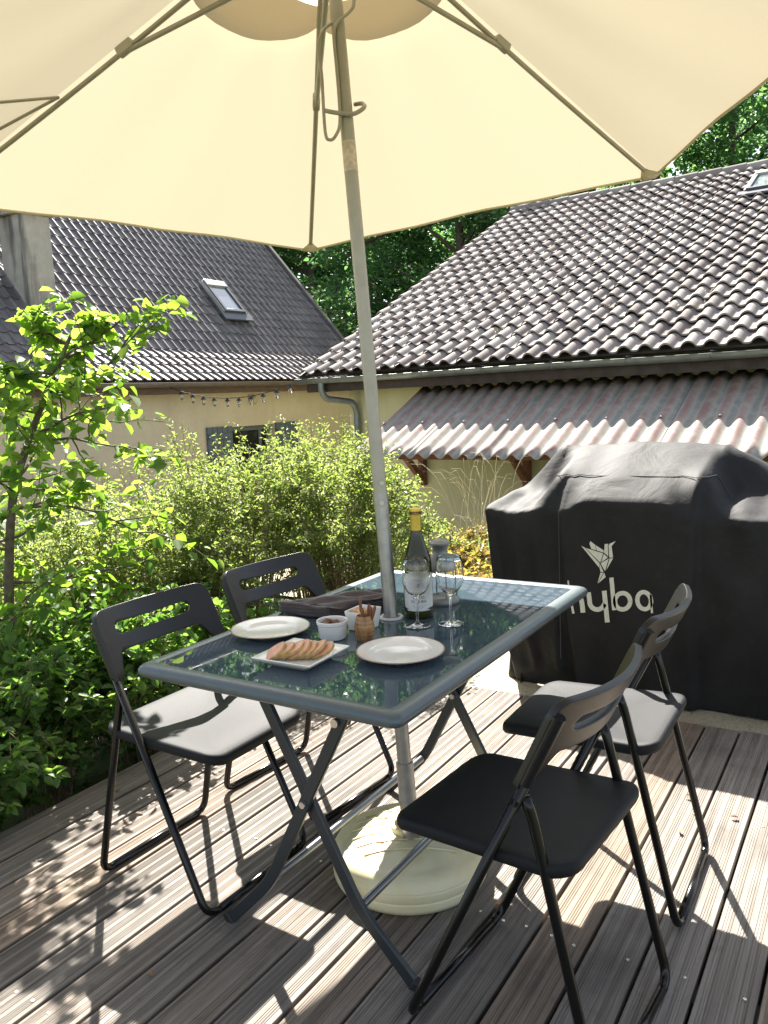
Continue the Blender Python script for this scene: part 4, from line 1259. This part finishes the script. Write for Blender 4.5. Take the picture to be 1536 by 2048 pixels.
def wrap_text(s, size, r_, z, m, parent, name, a0=0):
    me = text_mesh(s, size); me.name = name
    for v in me.vertices:
        a = a0 + v.co.x/r_; v.co = (r_*math.cos(a), r_*math.sin(a), z+v.co.y)
    me.materials.clear(); me.materials.append(m)
    o = bpy.data.objects.new(name, me); return put(o, parent)
wrap_text('CÔTES', .0105, .0393, .0555, M['ink'], lab, 'label_lettering')
wrap_text('DU JURA', .0105, .0393, .0445, M['ink'], lab, 'label_lettering')
wrap_text('JURA', .0072, .01675, .2762, M['foil'], cap_, 'capsule_lettering')
em = MB(); P_ = cr([(-.003,.0),(.001,.004),(.003,.001),(-.001,-.002),(.002,-.006),(-.003,-.009)], 5)
rows = [[], []]
for i, p in enumerate(P_):
    for k, d in ((0,.0012),(1,-.0012)):
        a = (p.x+d)/.0393; rows[k].append((.0393*math.cos(a), .0393*math.sin(a), .090+p.y+d*.5))
em.grid(rows); em.build('label_emblem', M['ink'], lab)
for zz, hw_ in ((.104,.016),(.036,.017),(.031,.012),(.072,.013)):
    q = cyl_patch(.0393, -hw_/.0393, hw_/.0393, zz, zz+.0011, 12, .0002); q.build('label_line', plain('grey_print', (.35,.35,.34), .6), lab)
# wine glasses
def wineglass(loc, label):
    b = MB()
    out = [(.0005,.0),(.030,.0002),(.0328,.0012),(.0328,.0020),(.028,.0030),(.012,.0052),(.0055,.0085),(.0036,.014),(.0032,.040),(.0034,.070),(.0050,.076),(.0120,.0815),(.0215,.088),(.0295,.099),(.0345,.113),(.0362,.128),(.0355,.145),(.0330,.163),(.0305,.176),(.0301,.1768),(.0297,.176),(.0322,.163),(.0347,.145),(.0354,.128),(.0337,.1135),(.0287,.100),(.0207,.0895),(.0110,.0835),(.0005,.0822)]
    b.lathe(out, seg=56); o = b.build('wine_glass', M['glass'], None, angle=180); o.location = loc
    return tag(o, label, 'wine glass', 'empty wine glasses by the bottle')
wineglass((.089,-.014,TZ), 'empty stemmed wine glass directly in front of the bottle label')
wineglass((.158,.038,TZ), 'empty stemmed wine glass standing right of the bottle')
# lantern
ln = empty('lantern', (.033,.222,TZ), 'grey metal lantern with a wire handle behind the wine bottle', 'lantern')
b = MB(); b.lathe([(.0005,.0),(.050,.0),(.052,.004),(.052,.012),(.046,.018),(.040,.020),(.0005,.020)], seg=40); b.build('base', M['lantern'], ln, angle=50)
b = MB(); b.lathe([(.036,.021),(.040,.06),(.037,.095),(.036,.095),(.039,.06),(.035,.021)], seg=40, closed=True); b.build('glass_shade', M['glass'], ln)
for k in range(4):
    a = R(45+90*k); b = MB(); b.tube([(.046*math.cos(a),.046*math.sin(a),.012),(.046*math.cos(a),.046*math.sin(a),.098)], .0022, 8); b.build('bar', M['lantern'], ln)
b = MB(); b.lathe([(.046,.096),(.047,.099),(.040,.120),(.030,.134),(.022,.139),(.019,.150),(.022,.157),(.026,.166),(.030,.168),(.030,.172),(.020,.178),(.009,.182),(.0005,.183)], seg=40); b.build('lid', M['lantern'], ln, angle=50)
ca = Vector((.847,.529,0))
b = MB(); b.tube([tuple(ca*x + Vector((0,0,z))) for x, z in [(.030,.168),(.031,.20),(.018,.222),(0,.234),(-.018,.222),(-.031,.20),(-.030,.168)]], .0011, 6); b.build('handle', M['cable'], ln)
# napkin
npk = MB(); layers = 5
base_p = [Vector((-.325,-.055,0)), Vector((-.155,-.055,0)), Vector((-.065,.125,0)), Vector((-.145,.165,0))]
for L_ in range(layers):
    rows = []; ins = .006*L_
    for i in range(15):
        s_ = i/14; row = []
        for j in range(25):
            t = j/24
            p0 = base_p[0].lerp(base_p[3], t); p1 = base_p[1].lerp(base_p[2], t)
            q = p0.lerp(p1, lerp(.01+.02*((L_*37)%3)/3, .99-.03*((L_*53)%4)/4, s_))
            e = min(s_, 1-s_)*14
            z = .003 + .0075*L_ - .004*max(0,1-e)*(L_ > 0) + .004*math.sin(7*s_+3*t+L_)*(.4+L_*.15) + .003*math.sin(13*t-5*s_+L_*1.7)
            if L_ == layers-1: z += .006*math.sin(PI*s_)*math.sin(PI*t) + .004*math.sin(20*s_-9*t)
            row.append((q.x, q.y, TZ + max(.002+.004*L_, z)))
        rows.append(row)
    npk.grid(rows)
# folded front edges joining the layers
for L_ in range(0, layers-1):
    rows = []
    for j in range(25):
        t = j/24; p0 = base_p[0].lerp(base_p[1], t); row = []
        for k in range(7):
            a = PI*k/6; row.append((p0.x, p0.y - .008*math.sin(a) + .004*math.sin(9*t+L_), TZ + .005 + .0075*L_ + .0040*(1-math.cos(a)) + .002*math.sin(7*t)))
        rows.append(row)
    npk.grid(rows)
o = npk.build('napkin', M['linen'], None, angle=180, solid=.0022)
tag(o, 'dark brown linen napkin folded on the table beside the pole', 'napkin')

# ------------------------------------------------------------------ foliage
def leaves(P, size, nrm_bias=1.2, droop=.2, width=.5, fold=.18, direction=None, spread=1.0, curl=.12):
    """numpy ovate leaves: 6 verts, 2 quads each"""
    P = np.asarray(P, float); n = len(P)
    size = np.broadcast_to(size, (n,))[:, None]
    N = rng.normal(0, 1, (n,3)); N[:,2] = np.abs(N[:,2]) + nrm_bias; N /= np.linalg.norm(N, axis=1, keepdims=True)
    D = rng.normal(0, 1, (n,3)) * spread
    if direction is not None: D = D + direction
    D -= N*np.sum(D*N, 1, keepdims=True); D /= np.linalg.norm(D, axis=1, keepdims=True)+1e-9
    D[:,2] -= droop*rng.uniform(0,1,n); D /= np.linalg.norm(D, axis=1, keepdims=True)
    S = np.cross(N, D); S /= np.linalg.norm(S, axis=1, keepdims=True)+1e-9
    N = np.cross(D, S)
    w = width*size/2
    def pt(l, s, h): return P + D*size*l + S*w*s + N*size*h
    V = np.stack([pt(0,0,0), pt(.38,1.0,fold), pt(.72,.78,fold*.7-curl*.3), pt(1.0,0,-curl), pt(.72,-.78,fold*.7-curl*.3), pt(.38,-1.0,fold)], 1).reshape(-1,3)
    b = (np.arange(n)*6)[:,None]
    F = np.concatenate([b+np.array([[0,1,2,3]]), b+np.array([[0,3,4,5]])], 0)
    return V, F

def stems_mesh(paths, radii, name, m, parent, seg=4):
    V = []; F = []
    for path, r_ in zip(paths, radii):
        n = len(path); b = len(V); P = np.asarray(path)
        for i in range(n):
            t = P[min(i+1,n-1)]-P[max(i-1,0)]; t = t/(np.linalg.norm(t)+1e-9)
            x = np.cross(t, [.3,.5,.81]); x /= np.linalg.norm(x)+1e-9; y = np.cross(t, x)
            rr = r_*(1-.75*i/(n-1)) if np.isscalar(r_) else r_[i]
            for k in range(seg):
                a = 2*PI*k/seg; V.append(P[i]+x*rr*math.cos(a)+y*rr*math.sin(a))
        for i in range(n-1):
            for k in range(seg): F.append((b+i*seg+k, b+i*seg+(k+1)%seg, b+(i+1)*seg+(k+1)%seg, b+(i+1)*seg+k))
    return np_mesh(name, V, F, m, parent)

def shrub(name, base, h, rad, nst, nl, ls, label, cat, group, leafm, bare=.35, upright=.15, width=.42, lean=(0,0)):
    base = Vector(base); root = empty(name, base, label, cat, group)
    paths = []; LP = []; LS = []; LD = []
    for i in range(nst):
        a = rng.uniform(0, 2*PI); q = math.sqrt(rng.uniform(0,1)); H = h*rng.uniform(.72,1.0)*(1-.28*q**2); up = rng.uniform() < upright
        if up: H = h*rng.uniform(1.0,1.13); q *= .7
        x0_, y0_ = .25*rad*q*math.cos(a), .25*rad*q*math.sin(a)
        x1_, y1_ = rad*q*math.cos(a)+lean[0], rad*q*math.sin(a)+lean[1]
        n = 9; P = []
        wob = rng.normal(0,.025,(n,2)).cumsum(0)*.5
        for k in range(n):
            t = k/(n-1); f = t**(1.7 if not up else 1.3)
            P.append([x0_+(x1_-x0_)*f+wob[k,0]*t, y0_+(y1_-y0_)*f+wob[k,1]*t, H*(t if up else math.sin(t*PI*.56)/math.sin(PI*.56)*.97)])
        P = np.array(P); paths.append(P)
        tt = rng.uniform(bare*rng.uniform(.6,1.3), 1.0, int(nl*rng.uniform(.6,1.3)))**.85
        idx = tt*(n-1); i0 = np.clip(idx.astype(int),0,n-2); fr = (idx-i0)[:,None]
        pts = P[i0]*(1-fr)+P[i0+1]*fr; dr = P[i0+1]-P[i0]; dr /= np.linalg.norm(dr,axis=1,keepdims=True)
        side = rng.normal(0,1,pts.shape)*.045*(h/1.3)*(1.1-tt[:,None]*.75); side[:,2] *= .6
        LP.append(pts+side); LS.append(ls*rng.uniform(.55,1.2,len(pts))*(1.0-.25*(tt>.9))); LD.append(dr*1.1)
        for b in range(5):                              # side twigs
            k = int(rng.integers(1, n-1)); d = rng.normal(0,1,3); d[2] = abs(d[2])*.8; d = d/np.linalg.norm(d)*rng.uniform(.08,.2)*h/1.3
            paths.append(np.array([P[k], P[k]+d*.5, P[k]+d+[0,0,.02]]))
            m_ = int(nl*.16*(k/5))+1; tw = rng.uniform(.2,1,m_)[:,None]
            LP.append(P[k]+d*tw+rng.normal(0,.012,(m_,3))); LS.append(ls*rng.uniform(.5,1.05,m_)); LD.append(np.tile(d/np.linalg.norm(d),(m_,1)))
    stems_mesh(paths, [.0040*h/1.3 if len(p) > 4 else .0020 for p in paths], 'stem', M['twig'], root)
    V, F = leaves(np.concatenate(LP), np.concatenate(LS), .5, .15, width, .12, np.concatenate(LD), .75)
    np_mesh('foliage', V, F, leafm, root)
    return root

def G(x, y): return float(gz(x, y))
spi = [(-1.42,1.85,1.24,.62,'bright spirea bush at the pole end of the hedge, next to the yellow wall'),
       (-1.78,1.35,1.29,.62,'bright spirea bush under the string lights, right behind the rear chair'),
       (-2.18,.85,1.25,.62,'bright spirea bush directly behind the left chair back'),
       (-2.45,1.75,1.37,.66,'taller spirea bush in the back row below the shuttered window'),
       (-2.05,2.45,1.36,.66,'back row spirea bush beside the downpipe'),
       (-2.95,1.05,1.36,.66,'back row spirea bush partly behind the young tree'),
       (-2.75,.25,1.30,.60,'spirea bush low behind the young tree trunk'),
       (-3.5,.35,1.5,.7,'farthest left spirea bush seen through the young tree leaves')]
for x, y, h, r_, lab in spi:
    shrub('spirea_bush', (x, y, G(x,y)-.02), h, r_, 120, 80, .033, lab, 'shrub', 'spirea bushes of the hedge', M['leaf_hedge'], .52, .16)
# low leafy plants beside the deck
low = [(-1.45,-.42,.42,'dark leafy plant at the deck corner, bottom left'), (-1.50,-.05,.52,'dark leafy plant left of the chair legs'),
       (-1.42,.32,.58,'broad leaved plant under the left chair seat, at the deck edge'), (-1.72,.12,.66,'taller broad leaved plant behind the left chair leg'),
       (-1.48,.72,.55,'leafy plant between the two left chairs'), (-1.85,.52,.62,'leafy plant behind the left chair back'),
       (-1.85,-.35,.55,'leafy plant at the foot of the young tree'), (-1.30,1.12,.42,'small leafy plant beside the far left chair')]
for x, y, h, lab in low:
    shrub('leafy_plant', (x, y, G(x,y)-.02), h+.12, .36, 60, 26, .054, lab, 'plant', 'leafy plants along the deck edge', M['leaf_low'], .15, .2, .55)
# plants by the yellow wall
for x, y, h, r_, m, lab in [(-1.28,3.05,.50,.42,'leaf_gold','golden orange leaved shrub beside the covered grill'), (-1.75,2.85,.46,.45,'leaf_hedge','low lime green plant behind the wine bottle'),
                            (-1.00,2.55,.42,.32,'leaf_gold','small golden shrub touching the grill cover'), (-1.55,3.7,.62,.4,'leaf_gold','yellow green shrub in front of the yellow wall'), (-.7,3.3,.45,.4,'leaf_gold','golden shrub behind the grill cover')]:
    shrub('garden_shrub', (x, y, G(x,y)-.02), h, r_, 42, 50, .042, lab, 'shrub', None, M[m], .1, .1, .5)
# iris tuft
for bx_, by_, nb_, lab in ((-1.50,3.75,70,'tuft of upright green blades against the yellow wall'),):
    V = []; F = []
    for i in range(nb_):
        a = rng.uniform(0,2*PI); q = rng.uniform(0,.13); x, y = q*math.cos(a), q*math.sin(a); L_ = rng.uniform(.35,.62); d = np.array([rng.normal(0,.16),rng.normal(0,.16),1]); d /= np.linalg.norm(d)
        s_ = np.array([math.cos(a+1.5),math.sin(a+1.5),0])*.007; b = len(V)
        for t in (0,.4,.75,1): 
            c = np.array([x,y,0])+d*L_*t+np.array([d[0],d[1],-.2])*.12*t*t; V += [c-s_*(1-t**2), c+s_*(1-t**2)+1e-4]
        for k in range(3): F.append((b+2*k,b+2*k+1,b+2*k+3,b+2*k+2))
    o = np_mesh('iris_tuft', V, F, M['leaf_iris']); o.location = (bx_, by_, G(bx_,by_)+.08); tag(o, lab, 'plant')
# dry stalks
V = []; F = []
paths = []
for i in range(70):
    x, y = rng.normal(0,.12,2); H = rng.uniform(.7,1.35); lx, ly = rng.normal(0,.30,2)
    paths.append(np.array([[x+lx*t**1.6, y+ly*t**1.6, H*math.sin(t*PI*.55)] for t in np.linspace(0,1,7)]))
o = stems_mesh(paths, [.0032]*len(paths), 'dry_grass', M['straw'], None, 3); o.location = (-1.75, 4.3, G(-1.75,4.3)); tag(o, 'clump of thin dry straw stalks in front of the yellow wall', 'grass')

# young tree at the left
yt = empty('young_tree', (-1.93,.16,G(-1.93,.16)), 'young tree with large bright lime leaves on the left by the deck', 'tree')
yo = Vector(yt.location)
trunk = [(-1.95,.14,-.4),(-1.95,.14,.2),(-1.96,.17,.55),(-1.94,.22,.95),(-1.90,.30,1.2),(-1.84,.37,1.40),(-1.79,.43,1.56),(-1.77,.46,1.63)]
tk = MB(); tk.tube([Vector(p)-yo for p in cr(trunk, 4)], list(np.linspace(.026,.006,len(cr(trunk,4)))), 10); 
brs = []
def branch(p0, d, L_, r_, depth):
    p = Vector(p0); d = Vector(d).normalized(); P = [p.copy()]
    for i in range(6):
        d = (d + Vector(rng.normal(0,.16,3)) + Vector((0,0,.03))).normalized(); p = p + d*(L_/6); P.append(p.copy())
    brs.append((P, r_))
    if depth > 0:
        for k in (2,3,4,5):
            if rng.uniform() < .85:
                nd = (d + Vector(rng.normal(0,.8,3))); nd.z = nd.z*.6+.05
                branch(P[k], nd, L_*rng.uniform(.4,.65), r_*.55, depth-1)
for z, dx, dy, L_ in [(.35,-.2,.8,.6),(.5,.7,-.2,.55),(.45,-.5,-.6,.6),(.62,.7,.5,.65),(.75,-.7,.1,.6),(.8,.2,-.8,.5),(.92,.75,.5,.66),(1.0,.5,-.4,.5),(1.05,-.5,.6,.5),(1.12,-.4,-.7,.45),(1.2,.8,.45,.6),(1.22,.85,.5,.62),(1.3,-.6,-.2,.42),(1.36,.8,.55,.62),(1.38,.5,-.5,.36),(1.46,-.3,.7,.32),(1.52,.7,.2,.42),(1.58,-.4,-.3,.24),(1.62,.4,.4,.18)]:
    tz = [q[2] for q in trunk]; k = np.interp(z, tz, range(len(tz))); i0 = min(int(k), len(trunk)-2); p0 = Vector(trunk[i0]).lerp(Vector(trunk[i0+1]), k-i0)
    branch(p0, (dx,dy,rng.uniform(-.05,.28)), L_*.95, .007, 1)
    branch(p0, (-dy+rng.normal(0,.4),dx+rng.normal(0,.4),rng.uniform(-.1,.2)), L_*.7, .006, 1)
tk.build('trunk', M['bark'], yt, angle=180)
stems_mesh([[list(p-yo) for p in P] for P, r_ in brs], [r_ for P, r_ in brs], 'branch', M['bark'], yt, 5)
LP = []; LD = []
for P, r_ in brs:
    n = 13
    for t in np.linspace(.25, 1.0, n):
        k = t*(len(P)-1); i0 = min(int(k), len(P)-2); p = P[i0].lerp(P[i0+1], k-i0); d = (P[i0+1]-P[i0]).normalized()
        LP.append(list(p - yo + Vector(rng.normal(0,.018,3)))); LD.append(list(d))
V, F = leaves(np.array(LP), .060*rng.uniform(.5,1.25,len(LP)), .9, .5, .74, .10, np.array(LD)*.6, 1.0, .18)
np_mesh('foliage', V, F, M['leaf_tree'], yt)

# woodland trees behind the houses
def wood_tree(x, y, h, rad, label, nl=9000, z0=-.86, ls=.20):
    root = empty('woodland_tree', (x, y, z0), label, 'tree', 'woodland trees behind the houses')
    b = MB(); lean = rng.normal(0,.25,2)
    P = [(lean[0]*t, lean[1]*t, h*.88*t) for t in np.linspace(0,1,8)]
    b.tube(P, list(np.linspace(.20,.04,8)), 9)
    cl = []
    nlimb = 26
    for i in range(nlimb):
        t = rng.uniform(.16,.92); a = rng.uniform(0,2*PI); L_ = rad*(1.05-.75*max(0,t-.45)/.55)*rng.uniform(.6,1.05); s_ = Vector((lean[0]*t, lean[1]*t, h*.88*t)); e = s_+Vector((math.cos(a)*L_, math.sin(a)*L_, L_*rng.uniform(.05,.6)))
        m_ = s_.lerp(e,.5)+Vector((0,0,.15)); b.tube([s_, m_, e], [.06,.035,.012], 5, cap=False)
        for k in range(5): 
            c = s_.lerp(e, rng.uniform(.35,1.05)); cl.append((list(c+Vector(rng.normal(0,.35,3))), rng.uniform(.35,.85)))
    b.build('trunk', M['bark'], root, angle=180)
    per = nl//len(cl); pts = []
    for c, r_ in cl:
        q = rng.normal(0,1,(per,3)); q /= np.linalg.norm(q,axis=1,keepdims=True); q *= (rng.uniform(0,1,(per,1))**.45)*r_; q[:,2] *= .6
        pts.append(np.array(c)+q)
    pts = np.concatenate(pts); V, F = leaves(pts, ls*rng.uniform(.5,1.2,len(pts)), .8, .4, .62, .1)
    np_mesh('crown', V, F, M['leaf_wood'], root)
def at(head, D): return CAM.x + D*math.cos(R(head)), CAM.y + D*math.sin(R(head))
trees = [(95,22,13,3.6,'woodland tree above the ridge at the far right of the tiled roof'),(99.5,25,14,3.8,'woodland tree left of the skylight on the grey roof'),
         (103.5,22,12,3.2,'woodland tree behind the middle of the grey roof ridge'),(108,26,14,3.8,'woodland tree above the grey roof, under the parasol corner'),
         (112,22.5,12.5,3.3,'woodland tree over the left end of the grey ridge'),(116,21.5,12,3.2,'woodland tree just right of the parasol pole'),
         (119.5,25,13,3.4,'woodland tree directly behind the parasol pole'),(123,22.5,11.5,3.0,'woodland tree in the gap between the two roofs'),
         (126.5,28,14,3.4,'woodland tree beyond the gable of the brown roof'),(130.5,27,13.2,3.2,'woodland tree behind the right end of the brown roof'),]
for hd, D, h, r_, lab in trees:
    x, y = at(hd, D); wood_tree(x, y, h, r_, lab, 15000, ls=.145)
# the far wood closing the view
pts = []
for i in range(190):
    hd = rng.uniform(84,152); D = rng.uniform(34,48); x, y = at(hd, D); h = rng.uniform(10,21)
    for k in range(10):
        c = np.array([x+rng.normal(0,1.6), y+rng.normal(0,1.6), rng.uniform(-.5,h)]); q = rng.normal(0,1,(70,3)); q /= np.linalg.norm(q,axis=1,keepdims=True)
        pts.append(c+q*(rng.uniform(0,1,(70,1))**.5)*1.5)
pts = np.concatenate(pts); V, F = leaves(pts, .42*rng.uniform(.5,1.2,len(pts)), .8, .4, .62, .1)
o = np_mesh('far_wood', V, F, M['leaf_wood']); tag(o, 'far woodland mass closing the view behind the trees', 'woodland', kind='stuff')

# fallen leaves on the deck
fl0 = None
for i,(x,y) in enumerate([(-1.08,-.35),(-1.12,-.05),(-1.0,.2),(-.95,-.55),(-1.15,.5),(.62,.55),(.75,.72),(.58,.78),(-.3,-.62),(.28,-.02),(.83,.95),(-1.05,.8)]):
    if fl0 is None:
        V, F = leaves(np.zeros((1,3)), .028, 3, 0, .5, .15); fl0 = np_mesh('fallen_leaf', V, F, M['dead_leaf']); o = fl0
    else: o = fl0.copy(); col.objects.link(o)
    o.location = (x,y,.006); o.rotation_euler = (random.uniform(-.2,.2),random.uniform(-.2,.2),random.uniform(0,6)); sfx = random.uniform(.5,1.1); o.scale = (sfx,)*3
    tag(o, 'small dry brown leaf fallen on the deck boards', 'leaf', 'fallen leaves on the deck')
